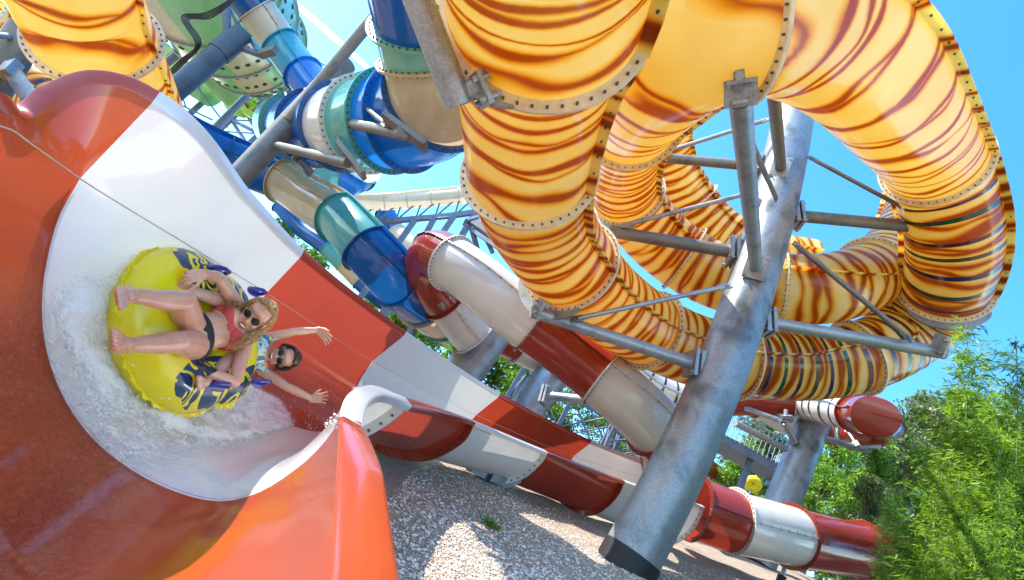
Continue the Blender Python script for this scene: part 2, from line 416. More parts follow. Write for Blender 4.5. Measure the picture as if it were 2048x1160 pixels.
def build_stones():
    ph = (1 + 5 ** .5) / 2
    base = np.array([(0, 1, ph), (0, -1, ph), (0, 1, -ph), (0, -1, -ph), (1, ph, 0), (-1, ph, 0), (1, -ph, 0), (-1, -ph, 0), (ph, 0, 1), (-ph, 0, 1), (ph, 0, -1), (-ph, 0, -1)]) / 1.9
    fs = [(0, 1, 8), (0, 8, 4), (0, 4, 5), (0, 5, 9), (0, 9, 1), (1, 6, 8), (8, 6, 10), (8, 10, 4), (4, 10, 2), (4, 2, 5), (5, 2, 11), (5, 11, 9), (9, 11, 7), (9, 7, 1), (1, 7, 6), (3, 6, 7), (3, 7, 11), (3, 11, 2), (3, 2, 10), (3, 10, 6)]
    me = bpy.data.meshes.new('gravel_stones'); V = []; Fc = []; mi = []
    k = 0
    for i in range(17000):
        u = nrs.rand() ** 1.0; y = 2.6 + 9 * u * nrs.rand() ** .5; x = -.3 + (1.2 + .75 * (y - 2)) * nrs.rand()
        if x < -.2 + .05 * y: continue
        z = ground_z(x, y); s = .006 + .013 * nrs.rand() ** 2
        q = base * (np.array([1, .7 + .5 * nrs.rand(), .45 + .3 * nrs.rand()]) * s) * (0.8 + .4 * nrs.rand(12, 1))
        an = nrs.rand() * 6.28; c, sn = math.cos(an), math.sin(an); q = q @ np.array([[c, sn, 0], [-sn, c, 0], [0, 0, 1]])
        V.append(q + [x, y, z + s * .25]); Fc.extend([(a + k, b + k, d + k) for a, b, d in fs]); mi.extend([i % 4] * 20); k += 12
    me.from_pydata(np.concatenate(V).tolist(), [], Fc)
    for j, c in enumerate([(.80, .72, .63), (.70, .60, .51), (.52, .44, .37), (.76, .65, .55)]): me.materials.append(plain('stone_%s' % 'abcd'[j], c, .9, spec=.2))
    me.polygons.foreach_set('material_index', mi); me.update()
    return tag(raw_obj('gravel_stones', me), 'loose pale gravel stones strewn over the sloping ground', kind='stuff')
build_stones()

# ------------------------------------------------------------------ the open red and white flume in front
def ribpx(rows, d0, nrm=(0, 0, 1)):
    nrm = np.array(nrm, float); out = []
    for px, py in rows:
        r = np.array([(px - 1024) / F, (580 - py) / F, -1.0]); out.append(r * (-d0 * nrm[2] / (nrm @ r)))
    return np.array(out)
def resample(P, n):
    P = np.asarray(P); ks = np.linspace(0, len(P) - 1, (len(P) - 1) * 12 + 1); q = np.array([crom(list(P), k) for k in ks])
    L = np.concatenate([[0], np.cumsum(np.linalg.norm(np.diff(q, axis=0), axis=1))]); t = np.linspace(0, L[-1], n)
    return np.stack([np.interp(t, L, q[:, i]) for i in range(3)], 1)
def arc3(A, Mi, B, n=9):
    A, Mi, B = map(lambda v: np.asarray(v, float), (A, Mi, B)); a = A - B; b = Mi - B; cr = np.cross(a, b)
    c = B + np.cross((a @ a) * b - (b @ b) * a, cr) / (2 * cr @ cr); r = np.linalg.norm(A - c)
    u = unit(A - c); nv = unit(cr); v = np.cross(nv, u)
    ang = lambda p: math.atan2((p - c) @ v, (p - c) @ u) % TAU
    am, ab = ang(Mi), ang(B)
    if am > ab: v = -v; am, ab = ang(Mi), ang(B)
    return np.array([c + r * (math.cos(ab * i / (n - 1)) * u + math.sin(ab * i / (n - 1)) * v) for i in range(n)])
NS, NT = 9, 44                                  # points rim-to-seam, seam-to-lower-rim
def mkrib(A, S, arcpts):
    A = np.asarray(A); S = np.asarray(S); top = np.array([A + (S - A) * i / (NS - 1) for i in range(NS)])
    bow = unit(np.cross(S - A, arcpts[len(arcpts) // 2] - S)); 
    return np.concatenate([top[:-1], resample(arcpts, NT)])
def cpx(px, py, d): return np.array([(px - 1024) / F * d, (580 - py) / F * d, -d])
r1 = ribpx([(303, 207), (160, 357), (112, 450), (84, 600), (104, 740), (172, 862), (280, 950), (410, 1000), (510, 988), (605, 928), (662, 868), (679, 834)], 2.3, (0, .10, 1))
r0S = cpx(20, 258, 1.95); r0 = arc3(r0S, (-1.88, -.5, -1.78), cpx(661, 1160, 1.1), 12)
rm1 = arc3((-1.9, .55, -1.1), (-1.55, -1.0, -.7), (-.29, -.73, -.7), 12)
rm2 = arc3((-1.8, .5, 0.1), (-1.45, -1.1, .3), (-.2, -.75, -.15), 12)
r2 = ribpx([(601, 514), (533, 586), (500, 640), (492, 700), (506, 765), (520, 804), (552, 836), (592, 854), (640, 864), (710, 858), (765, 830), (807, 794)], 4.6)
r3 = ribpx([(807, 672), (745, 722), (715, 770), (712, 810), (725, 850), (758, 885), (801, 903), (845, 908), (881, 897), (917, 874), (930, 856), (937, 838)], 7.0)
r4 = ribpx([(997, 794), (952, 830), (930, 860), (925, 890), (934, 922), (968, 946), (1008, 957), (1044, 946), (1069, 925), (1080, 912), (1086, 899)], 9.2)
r5 = ribpx([(1180, 887), (1148, 912), (1128, 940), (1118, 968), (1122, 992), (1140, 1010), (1165, 1021), (1189, 1020), (1213, 1004), (1232, 982), (1243, 959)], 11.0)
r6 = ribpx([(1352, 951), (1330, 970), (1308, 1000), (1296, 1030), (1300, 1060), (1315, 1078), (1335, 1084), (1362, 1072), (1382, 1053), (1394, 1032), (1402, 1010)], 12.2)
def full(P): return mkrib(P[0], P[1], P[1:])
R1, R2 = full(r1), full(r2)
def lerp(a, b, t): return a + (b - a) * t
R0 = mkrib(r0S + (.006, .012, 0), r0S, r0)
def orange_rib(t, apx):
    arcp = lerp(resample(r0, NT), resample(r1[1:], NT), t); S = arcp[0]; d = lerp(2.0, 2.4, t)
    A = cpx(apx[0], apx[1], d); return np.concatenate([[A + (S - A) * i / (NS - 1) for i in range(NS - 1)], arcp])
Rh = lerp(R1, R2, .5); wq = np.array([sstep(.70, 1.0, i / (len(Rh) - 1)) for i in range(len(Rh))])[:, None]
tgt = cpx(733, 771, 3.35); Rh = Rh + wq * (tgt - Rh[-1])
ext_ = lambda q: q[0] + unit(q[0] - q[1]) * .05
R0 = mkrib(ext_(r0), r0[0], r0)
RIBS = [mkrib(ext_(rm2), rm2[0], rm2), mkrib(ext_(rm1), rm1[0], rm1), R0, orange_rib(.20, (62, 238)), orange_rib(.44, (112, 197)), orange_rib(.68, (190, 169)), orange_rib(.87, (258, 181)), R1, Rh, R2, full(r3), full(r4), full(r5), full(r6)]
RIBS = [np.array([camw(p) for p in r]) for r in RIBS]
FL_CUTS = [(0, 7, 'orange', 1), (7, 9, 'white', 3), (9, 10, 'red', 2), (10, 11, 'white', 2), (11, 12, 'red', 2), (12, 13, 'white', 2)]
_mid = np.array([r[[0, 12, 26, 40, -1]].mean(0) for r in RIBS])
KN = np.concatenate([[0], np.cumsum(np.linalg.norm(np.diff(_mid, axis=0), axis=1) ** .8)])
def ribp(k, j):                                 # rib-to-rib interpolation with real spacing between ribs
    n = len(RIBS); i = min(int(k), n - 2); t = k - i; p1, p2 = RIBS[i][j], RIBS[i + 1][j]; h = KN[i + 1] - KN[i]
    m1 = (p2 - p1) / h if i == 0 else ((p2 - p1) / h * (KN[i] - KN[i - 1]) + (p1 - RIBS[i - 1][j]) / (KN[i] - KN[i - 1]) * h) / (KN[i + 1] - KN[i - 1])
    h2 = KN[i + 2] - KN[i + 1] if i + 2 < n else 1
    m2 = (p2 - p1) / h if i + 2 >= n else ((p2 - p1) / h * h2 + (RIBS[i + 2][j] - p2) / h2 * h) / (KN[i + 2] - KN[i])
    a = t * t * (3 - 2 * t); 
    return p1 * (1 - a) + p2 * a + h * (m1 * (t ** 3 - 2 * t * t + t) + m2 * (t ** 3 - t * t))
def surf(k, j):                                 # rib parameter, point along the rib (0..NS+NT-2)
    j0 = min(int(j), NS + NT - 3); f = j - j0
    return ribp(k, j0) * (1 - f) + ribp(k, j0 + 1) * f
def surf_n(k, j):
    p = surf(k, j); a = surf(min(k + .05, 13), j) - surf(max(k - .05, 0), j); b = surf(k, min(j + .4, NS + NT - 2.01)) - surf(k, max(j - .4, 0)); n = unit(np.cross(a, b))
    cen = surf(k, 0) * .5 + surf(k, NS + NT - 2) * .5
    return p, (n if n @ (cen - p) > 0 else -n)
NJ = NS + NT - 1
flume_root = thing('open_water_slide', camw((-1.4, -1.2, -3.2)), 'big open flume in bands of orange-red and white carrying the two riders past the camera', 'water slide')
def build_flume():
    for (k0, k1, mt, _) in FL_CUTS:
        m = max(25, int((k1 - k0) * 14)) + 1; P = []; UV = []
        for i in range(m):
            k = k0 + (k1 - k0) * i / (m - 1); row = np.array([ribp(k, j) for j in range(NJ)])
            P.append(row); UV.append([(k * 1.0, j / NJ * 3.0) for j in range(NJ)])
        mb = MB(); mb.grid(P, 0, UV); sec = obj('trough_section', mb, M[mt + '_wet'], flume_root)
        # rims: a flat outward lip with a turned-down edge, both sides
        for end in (0, 1):
            lip = MB(); rows = []
            for i in range(m):
                r = P[i]; e = r[0] if end == 0 else r[-1]; wdir = unit(e - (r[3] if end == 0 else r[-4]))
                tan = unit((P[min(i + 1, m - 1)][0 if end == 0 else -1]) - (P[max(i - 1, 0)][0 if end == 0 else -1]))
                o = np.cross(tan, wdir); o = unit(o)
                cen = r[NJ // 2]; 
                if o @ (e - (r[0] + r[-1]) / 2) < 0: o = -o
                if end == 0:
                    wp_ = unit(wdir - (wdir @ tan) * tan); o = unit(o * .45 + wp_ * .9); wdir = unit(wp_ * .45 - o * .2)
                q = .012 if end else .004; lw = 1.0 if end else .62
                kk = k0 + (k1 - k0) * i / (m - 1)
                if end and kk < 7: fz = sstep(7, 5, kk) if False else min(1, (7 - kk) / 2.5); o = unit(o + camw((1, .1, 0)) * .8 * fz); lw = 1 + .35 * fz
                rows.append([e - o * .0, e + wdir * q + o * q, e + wdir * q + o * .105 * lw, e + o * .12 * lw, e + o * .122 * lw - wdir * .05, e + o * .108 * lw - wdir * .05, e + o * .105 * lw - wdir * .006, e + o * .006 - wdir * .006])
            lip.grid(rows, 0); obj('rim', lip, M[mt + '_rim'], sec)
        # bolted joint on the outside of the hull at the upstream end
        mb = MB(); r = P[-1]; bol = []; tang = unit(P[-1][NJ // 2] - P[-2][NJ // 2]); rows = []
        for j in range(NS, NJ):
            n = surf_n(min(k1, 12.98), j)[1]; p = r[j]; rows.append([p - tang * .02, p - n * .10 - tang * .02, p - n * .10 + tang * .02, p + tang * .02])
            if j % 2 == 0:
                for sg in (-1, 1): bolt(mb, p - n * .06 + tang * .02 * sg, tang * sg, .014, .02, 1)
        mb.grid(rows, 0); obj('flange', mb, [M[mt], M['bolt']], sec)
        # narrow longitudinal joint where the raised side panel sits on the trough
        if k1 > 6:
            sm = MB(); pts = [surf_n(k0 + (k1 - k0) * i / 24 * .999, NS - 1) for i in range(25)]; sm.tube([p + n * .001 for p, n in pts], .0035, 6); obj('panel_joint', sm, M['grout'], sec)
def wet(name, c, trans, wear=.15, rip=.8, rs=24.0):
    """glossy wet fibreglass: broad wear, rippled film of running water in the bottom of the trough"""
    m, t, N, L = newmat(name); tc = N('TexCoord')
    n1 = N('TexNoise', Scale=1.1, Detail=6.0, Roughness=.62); L(tc.outputs['Object'], n1.inputs['Vector'])
    r1 = ramp(N, [(.33, tuple(x * (1 - wear) for x in c)), (.66, c)]); L(n1.outputs[0], r1.inputs[0])
    mp = N('Mapping'); mp.inputs['Scale'].default_value = (1.0, 60, 1); L(tc.outputs['UV'], mp.inputs[0])
    sc = N('TexNoise', Scale=3.0, Detail=5.0, Roughness=.75); L(mp.outputs[0], sc.inputs['Vector'])
    sr = ramp(N, [(.60, (0, 0, 0)), (.80, (.05, .05, .05))]); L(sc.outputs[0], sr.inputs[0])
    col = mixc(N, L, sr.outputs[0], r1.outputs[0], (.80, .62, .52))
    sep = N('SeparateXYZ'); L(tc.outputs['UV'], sep.inputs[0])
    # ripples where the water sheet runs
    wn = N('TexNoise', Scale=rs, Detail=4.0, Roughness=.6, Distortion=.8); L(tc.outputs['Object'], wn.inputs['Vector'])
    wb = N('TexNoise', Scale=2.5, Detail=3.0); L(tc.outputs['Object'], wb.inputs['Vector'])
    msk = ramp(N, [(.42, (0, 0, 0)), (.58, (1, 1, 1))]); L(wb.outputs[0], msk.inputs[0])
    lo = N('MapRange', interpolation_type='SMOOTHSTEP'); lo.inputs['From Min'].default_value = .85; lo.inputs['From Max'].default_value = 1.3; L(sep.outputs[1], lo.inputs[0])
    hi = N('MapRange', interpolation_type='SMOOTHSTEP'); hi.inputs['From Min'].default_value = 1.75; hi.inputs['From Max'].default_value = 2.15; hi.inputs['To Min'].default_value = 1; hi.inputs['To Max'].default_value = 0; L(sep.outputs[1], hi.inputs[0])
    band = mth(N, L, 'MULTIPLY', lo.outputs[0], hi.outputs[0])
    hgt = mth(N, L, 'MULTIPLY', mth(N, L, 'MULTIPLY', wn.outputs[0], band), 1.0)
    broad = mth(N, L, 'MULTIPLY', wb.outputs[0], .35)
    b1 = N('Bump', Strength=rip, Distance=.08); L(hgt, b1.inputs['Height'])
    b2 = N('Bump', Strength=.08, Distance=.05); L(broad, b2.inputs['Height']); L(b1.outputs[0], b2.inputs['Normal'])
    rr = N('MapRange'); rr.inputs['From Min'].default_value = .4; rr.inputs['From Max'].default_value = .8; rr.inputs['To Min'].default_value = .10; rr.inputs['To Max'].default_value = .3; L(sc.outputs[0], rr.inputs[0])
    finish(N, L, t, col, rr.outputs[0], trans, .6, b2.outputs[0], spec=.5)
    return m
M['white_wet'] = wet('wet_white_fibreglass', (.76, .75, .72), .12, .07)
M['red_wet'] = wet('wet_red_fibreglass', (.40, .046, .020), .28)
M['orange_wet'] = wet('wet_orange_red_fibreglass', (.48, .072, .022), .22, .14, 1.0, 34.0)
M['white_rim'] = frp('white_gelcoat_rim', (.72, .73, .76), .1, .15, .05)
M['red_rim'] = frp('red_gelcoat_rim', (.44, .04, .015), .15, .2)
M['orange_rim'] = frp('orange_gelcoat_rim', (.46, .065, .022), .15, .2)
M['grout'] = plain('joint_sealant', (.55, .46, .34), .7)
build_flume()
# ------------------------------------------------------------------ tiger striped tube: one long spiral round the grey pillar
YR = .75
Y1 = [(1110, -520, 800), (1100, -170, 500), (1094, 0, 410), (1076, 95, 345), (1064, 225, 285), (1060, 362, 243), (1086, 452, 208), (1140, 530, 186), (1210, 600, 165), (1290, 655, 150), (1380, 697, 143), (1480, 722, 140), (1600, 731, 140), (1710, 715, 145), (1802, 674, 151), (1872, 608, 170),
      (1902, 530, 197), (1903, 440, 211), (1868, 325, 222), (1800, 225, 268), (1715, 120, 320), (1600, 50, 345), (1480, 32, 350), (1374, 88, 290), (1304, 168, 232), (1262, 235, 190), (1243, 310, 158), (1254, 390, 140), (1300, 460, 134), (1368, 518, 132), (1450, 557, 134),
      (1560, 577, 140), (1660, 575, 141), (1745, 545, 140), (1808, 480, 138), (1838, 400, 136), (1838, 290, 130), (1800, 190, 124), (1730, 110, 120), (1620, 60, 118), (1500, 45, 116), (1400, 80, 115), (1345, 150, 114), (1322, 225, 112), (1342, 330, 108), (1385, 405, 106), (1440, 465, 105), (1520, 510, 105), (1620, 530, 105)]
p_y1 = Path(wp(Y1, YR))
y1 = thing('tube_slide', wp(Y1, YR)[12] * np.array([1, 1, 0]) + np.array([0, 0, 3.]), 'huge tiger-striped yellow tube spiralling round the thick grey pillar at right', 'water slide', 'tiger-striped yellow tube slides')
cutsY = [0, 2.05, 4.85, 7, 9.1, 11, 13, 15.4, 18, 22, 25, 27, 29, 31, 33, 35.5, 38, 41, 43.2, 45, 47, 48]
matY = ['tiger', 'tiger', 'tigerd', 'tigerd', 'tigerd', 'tigerd', 'tigerd', 'tigerd', 'tigerw', 'tigerw', 'tigerd', 'tigerd', 'tigerd', 'tigerd', 'tigerd', 'tigerd', 'tigerd', 'tigerd', 'tigerd', 'tigerd', 'tigerd']
bd = ['b_maroon', 'b_green', 'b_navy', 'b_olive', 'b_maroon', 'b_green', 'b_navy', 'b_olive']
slide(y1, p_y1, YR, cutsY, matY, 'flange_y', n=48, nb=46, br=.0125, seam_h=.11, fl_skip=(0,),
      bands={5: ['b_navy', 'b_green', 'b_maroon', 'b_olive', 'b_navy', 'b_green', 'b_maroon'], 6: bd, 7: bd})

Y2 = [(40, -240, 330), (110, -110, 290), (152, -10, 262), (190, 75, 240), (238, 165, 212), (285, 262, 190), (325, 350, 180), (355, 440, 170)]
y2 = thing('tube_slide', at(238, 165, 7), 'second tiger-striped yellow tube coming down behind the rounded orange flume wall', 'water slide', 'tiger-striped yellow tube slides')
slide(y2, Path(wp(Y2, YR)), YR, [0, 3, 5.3, 7], ['tigerw', 'tigerw', 'tigerw'], 'flange_y', n=44, nb=46, seams=(math.pi * .12, math.pi * 1.12))
Y3 = [(-190, 90, 190), (-110, 130, 150), (-52, 172, 130), (-10, 205, 118), (10, 222, 112)]
y3 = thing('tube_slide', at(-10, 205, 11), 'short flanged end of a yellow tube at the left edge beside the grey column', 'water slide', 'tiger-striped yellow tube slides')
slide(y3, Path(wp(Y3, .7)), .7, [0, 3, 4], ['tiger', 'tiger'], 'flange_y', n=36, nb=40)
Y4 = [(-60, 0, 120), (-15, 70, 112), (20, 130, 105), (60, 175, 100), (110, 215, 95), (170, 250, 90)]
y4 = thing('tube_slide', at(40, 160, 13), 'dark-banded tiger-striped tube far behind the grey column at top left', 'water slide', 'tiger-striped yellow tube slides')
slide(y4, Path(wp(Y4, .7)), .7, [0, 2.4, 5], ['tigerd', 'tigerd'], 'flange_y', n=28, nb=30, bands={1: ['b_green', 'b_navy', 'b_maroon', 'b_green', 'b_navy']}, step=.3)

# ------------------------------------------------------------------ closed red and white tubes
CR = .72
CT = [(1385, 1013, 122), (1465, 1042, 122), (1530, 1058, 120), (1598, 1075, 116), (1645, 1085, 113), (1690, 1094, 110), (1726, 1101, 108), (1790, 1114, 105)]
ct = thing('tube_slide', at(1560, 1070, 13) * np.array([1, 1, 0]) + np.array([0, 0, ground_z(*at(1560, 1070, 13)[:2])]), 'closed red and white tube lying low on the gravel beyond the big pillar', 'water slide', 'red and white tube slides')
slide(ct, Path(wp(CT, CR)), CR, [0.05, 1.0, 2.75, 6, 7], ['red', 'white', 'red', 'red'], 'white', n=44, nb=44, seams=(.15, math.pi + .15), fl_skip=(), flm_own=True, seam_h=.05)
T2 = [(950, 672, 14.0), (903, 616, 13.7), (858, 556, 13.0), (868, 512, 12.2), (905, 527, 11.6), (960, 565, 11.2), (1040, 632, 11.0), (1120, 690, 11.0), (1205, 757, 10.7), (1262, 805, 10.4), (1312, 856, 10.4), (1340, 905, 10.9), (1338, 960, 12.2)]
t2 = thing('tube_slide', at(1120, 690, 11), 'red and white tube bending round a red elbow and plunging behind the big pillar', 'water slide', 'red and white tube slides')
slide(t2, Path([at(*r) for r in T2]), .60, [0, 1.25, 4, 6.3, 8, 10, 12], ['white', 'red', 'white', 'red', 'white', 'red'], 'white', n=40, nb=44, seams=(.3, math.pi + .3), flm_own=True, seam_h=.05)
T2b = [(850, 590, 15.0), (925, 634, 15.6), (1010, 668, 16.2), (1085, 706, 16.8), (1200, 762, 18)]
t2b = thing('tube_slide', at(1010, 690, 15), 'shaded red and white tube passing behind the red elbow tube and grey pillars', 'water slide', 'red and white tube slides')
slide(t2b, Path([at(*r) for r in T2b]), .70, [0, 1.25, 2.4, 4], ['white', 'red', 'white'], 'white', n=30, nb=36, flm_own=True, step=.3)
T3 = [(1250, 730, 62), (1330, 785, 62), (1420, 800, 62), (1510, 800, 62), (1600, 806, 62), (1660, 817, 67), (1712, 828, 72), (1752, 834, 80), (1768, 852, 80), (1738, 866, 66), (1700, 868, 58), (1640, 858, 55), (1575, 840, 54), (1515, 808, 54), (1440, 780, 54)]
t3 = thing('tube_slide', at(1660, 840, 19), 'ribbed red and white tube with a red U-bend standing out against the sky', 'water slide', 'red and white tube slides')
slide(t3, Path(wp(T3, .55)), .55, [0, 1.3, 3.8, 6.05, 9.9, 10.45, 12, 13, 14], ['white', 'red', 'white', 'red', 'white', 'red', 'white', 'red'], 'white', n=32, nb=40, flm_own=True, step=.25,
      bands={0: ['b_navy', 'b_olive', 'b_maroon', 'b_olive'], 2: ['b_olive', 'b_navy', 'b_maroon', 'b_olive', 'b_green', 'b_navy', 'b_navy']})
T4 = [(1370, 900, 42), (1405, 930, 41), (1432, 950, 40), (1468, 975, 40), (1520, 1015, 40), (1580, 1060, 40)]
t4 = thing('tube_slide', at(1440, 955, 30), 'small far ribbed red and white tube peeping out above the low closed tube', 'water slide', 'red and white tube slides')
slide(t4, Path(wp(T4, .6)), .6, [0, 2.35, 5], ['red', 'white'], 'white', n=24, nb=24, flm_own=True, step=.4, bands={0: ['b_maroon'] * 4, 1: ['b_navy', 'b_navy', 'b_olive', 'b_navy', 'b_navy', 'b_navy']}, hb=False)

# ------------------------------------------------------------------ blue, teal and beige slides on the left
OPEN = (math.pi - .35, TAU + .35)
B1 = [(240, 205, 96), (325, 252, 94), (400, 291, 90), (482, 327, 86), (566, 362, 84), (625, 402, 90), (682, 437, 98), (736, 497, 106), (790, 558, 104), (842, 606, 96), (882, 637, 86), (930, 655, 74), (985, 655, 64)]
b1 = thing('open_water_slide', at(736, 497, 13), 'blue, teal and beige trough sloping down beside the white flume wall', 'water slide', 'blue and teal water slides')
slide(b1, Path(wp(B1, .65)), .65, [0, 2.6, 4, 6, 7, 8.15, 9, 10, 12], ['blue', 'blue', 'beige', 'teal', 'blue', 'blue', 'beige', 'teal'], 'blue', n=32, arcs=[(math.pi - .9, TAU + .9)] * 8, seams=(0, math.pi), nb=44, flm_own=True, step=.25, seam_h=.05)
B2 = [(430, -110, 82), (470, -40, 78), (513, 20, 75), (560, 86, 73), (606, 148, 74), (655, 210, 76), (690, 262, 78)]
b2 = thing('tube_slide', at(560, 86, 17), 'blue, cream and aqua tube running down across the pale green bowl', 'water slide', 'blue and teal water slides')
slide(b2, Path(wp(B2, .62)), .62, [0, 2, 3, 4, 6], ['blue', 'cream', 'aqua', 'azure'], 'blue', n=32, nb=40, flm_own=True, step=.25)
B3 = [(845, -150, 205), (848, -60, 205), (856, 30, 205), (872, 115, 208), (885, 175, 210), (882, 215, 205), (850, 240, 196), (806, 250, 190), (762, 254, 182), (712, 258, 168), (660, 260, 150), (605, 258, 124), (560, 250, 104), (525, 240, 90)]
b3 = thing('tube_slide', at(880, 200, 8), 'large blue, mint and beige tube curling into an open blue bend above the left pillar', 'water slide', 'blue and teal water slides')
P3 = [at(850, -150, 6.0), at(852, -60, 6.5), at(862, 30, 7.0), at(874, 110, 7.4), at(884, 165, 7.6), at(880, 200, 7.9), at(852, 228, 8.3), at(806, 240, 8.7), at(762, 246, 9.1), at(712, 252, 9.8), at(660, 256, 11.0), at(605, 256, 13), at(560, 250, 15.5), at(525, 240, 18)]
slide(b3, Path(P3), .80, [0, 2.15, 3.05, 5.0, 6.8, 7.6, 8.6, 9.5, 10.5, 11.3, 11.9], ['blue', 'mint', 'beige', 'blue', 'azure', 'teal', 'white', 'blue', 'blue', 'teal'], 'blue', n=40, arcs=[(0, TAU)] * 3 + [(math.pi - .5, TAU + .5)] * 7, seams=(), nb=50, flm_own=True, step=.2, br=.016)
B4 = [(740, 322, 26), (722, 352, 23.5), (690, 362, 22), (655, 352, 22), (632, 330, 23), (645, 305, 25)]
b4 = thing('open_water_slide', at(690, 362, 22), 'small far loop of blue and white trough hanging under the big blue bend', 'water slide', 'blue and teal water slides')
slide(b4, Path([at(*r) for r in B4]), .65, [0, 1, 2.3, 3, 5], ['white', 'blue', 'teal', 'white'], 'blue', n=24, arcs=[OPEN] * 4, seams=(), nb=30, flm_own=True, step=.3)
B5 = [(560, 410, 34), (600, 455, 34), (650, 492, 35), (690, 532, 35), (735, 577, 35), (790, 620, 34), (850, 662, 33), (920, 690, 33)]
b5 = thing('open_water_slide', at(690, 530, 34), 'distant blue, teal and beige trough in the gap under the nearer teal trough', 'water slide', 'blue and teal water slides')
slide(b5, Path(wp(B5, .62)), .62, [0, 2.1, 2.9, 3.7, 5, 5.9, 7], ['blue', 'teal', 'beige', 'blue', 'teal', 'cream'], 'blue', n=24, nb=24, flm_own=True, step=.5, hb=False, seams=())
B6 = [(770, 425, 40), (795, 470, 39), (830, 500, 38), (862, 522, 38), (900, 540, 38)]
b6 = thing('open_water_slide', at(820, 500, 38), 'far pale teal and blue trough behind the legs of the cream flume', 'water slide', 'blue and teal water slides')
slide(b6, Path([at(*r) for r in B6]), .75, [0, .9, 2, 3, 4], ['blue', 'cream', 'aqua', 'blue'], 'blue', n=24, nb=24, flm_own=True, step=.5, hb=False, seams=())
BC = [(560, 372, 25), (640, 394, 25.5), (700, 403, 26), (770, 404, 26.5), (850, 398, 26.5), (940, 389, 26), (1030, 375, 26)]
bc = thing('open_water_slide', at(800, 404, 26.5), 'long cream flume running level on a truss with V-shaped brackets', 'water slide')
pbc = Path([at(*r) for r in BC]); slide(bc, pbc, .42, [0, 1, 2, 3, 3.6, 4.2, 4.8, 5.4, 6], ['cream'], 'cream', n=24, arcs=[(math.pi - .5, TAU + .5)] * 8, seams=(), nb=10, flm_own=True, step=.6, Ro=.45, hb=False)
# truss under the cream flume
tr = MB(); lo = []
for i in range(9):
    l = pbc.len * (.28 + .0875 * i); c = pbc.frame(l)[0]; f = c + np.array([0, 0, -1.45]); lo.append(f)
    for sx in (-.35, .35):
        tr.tube([c + pbc.frame(l)[1] * sx + np.array([0, 0, -.42]), f], .05, 6)
for a, b in zip(lo[:-1], lo[1:]): tr.beam(a, b, .16, .28)
obj('truss', tr, M['steelb'], bc)
lg = MB()
for i in (4, 6):
    f = lo[i]; g = np.array([f[0] + .0, f[1] + 1.5, ground_z(f[0], f[1])]); lg.beam(f, g, .26, .26); lg.beam(lo[min(i + 1, 8)], g + np.array([1.6, .5, 0]), .22, .22)
obj('leg', lg, M['steelb'], bc)

# ------------------------------------------------------------------ pale green bowl and tube at the top left
DR = 2.55
D1 = [(330, -190, 16), (390, -80, 18.5), (440, 0, 21), (482, 58, 23), (515, 100, 24.6), (527, 115, 25.2)]
pd = Path([at(*r) for r in D1])
dr = thing('bowl_slide', at(500, 100, 24), 'giant bowl of pale green, beige and aqua panels dotted with dark bolts', 'water slide')
PN = ['green', 'beige', 'green', 'mint', 'green', 'beige', 'aqua', 'green', 'green', 'beige', 'aqua', 'mint']
def panel_ring(k0, k1, off, ta, tb):
    l0, l1 = pd.l_of(k0), pd.l_of(k1)
    rf = lambda l: ta + (tb - ta) * sstep(0, 1, (l - l0) / (l1 - l0))
    for q in range(12):
        a0 = TAU * q / 12 + off; mb = tube_section(pd, l0, l1, DR, (a0, a0 + TAU / 12), 8, .3, rfun=rf)
        if k0 > 1:
            for i in range(3):
                for j in range(2):
                    l = l0 + (l1 - l0) * (.22 + .5 * j); an = a0 + TAU / 12 * (.2 + .3 * i); c, t, aa, bb = pd.frame(l); d = math.cos(an) * aa + math.sin(an) * bb
                    mb.cyl(c + d * DR * rf(l) * .98, c + d * (DR * rf(l) * 1.0 + .03), .10, n=10, mat=1)
        obj('panel', mb, [M[PN[(q * 5 + int(k0 * 3)) % 12]], M['black']], dr)
    obj('rim', flange(pd, l1, DR * tb, DR * tb * 1.035, .06, bolts=False), M['steel'], dr)
panel_ring(0, 1.2, 0, 1.15, 1.12); panel_ring(1.2, 2.5, .2, 1.12, 1.08); panel_ring(2.5, 3.6, .0, 1.02, .98); panel_ring(3.6, 4.9, .3, .96, .82)
mb = tube_section(pd, pd.l_of(4.9), pd.l_of(5), DR * .82, (0, TAU), 40, .2, rfun=lambda l: 1 - .75 * (l - pd.l_of(4.9)) / (pd.l_of(5) - pd.l_of(4.9))); obj('base_shell', mb, M['mint'], dr)
G1 = [(270, -80, 52), (312, -5, 52), (345, 48, 52), (382, 100, 52), (425, 150, 50), (470, 195, 48)]
g1 = thing('tube_slide', at(350, 50, 24), 'slim pale green tube ringed with dark joints left of the green bowl', 'water slide')
pg = Path(wp(G1, .6)); slide(g1, pg, .6, [0, 1.2, 1.8, 2.5, 3.2, 4, 5], ['green'], 'teal', n=26, nb=10, seams=(math.pi * .4,), Ro=.66, hb=False, step=.4)
G2 = [(330, 60, 28), (352, 110, 28), (385, 150, 28), (430, 180, 28)]
g2 = thing('tube_slide', at(380, 140, 28), 'partly hidden wide pale green chute under the slim green tube', 'water slide')
slide(g2, Path([at(*r) for r in G2]), 1.0, [0, 1.4, 3], ['green'], 'teal', n=26, seams=(), hb=False, step=.5)
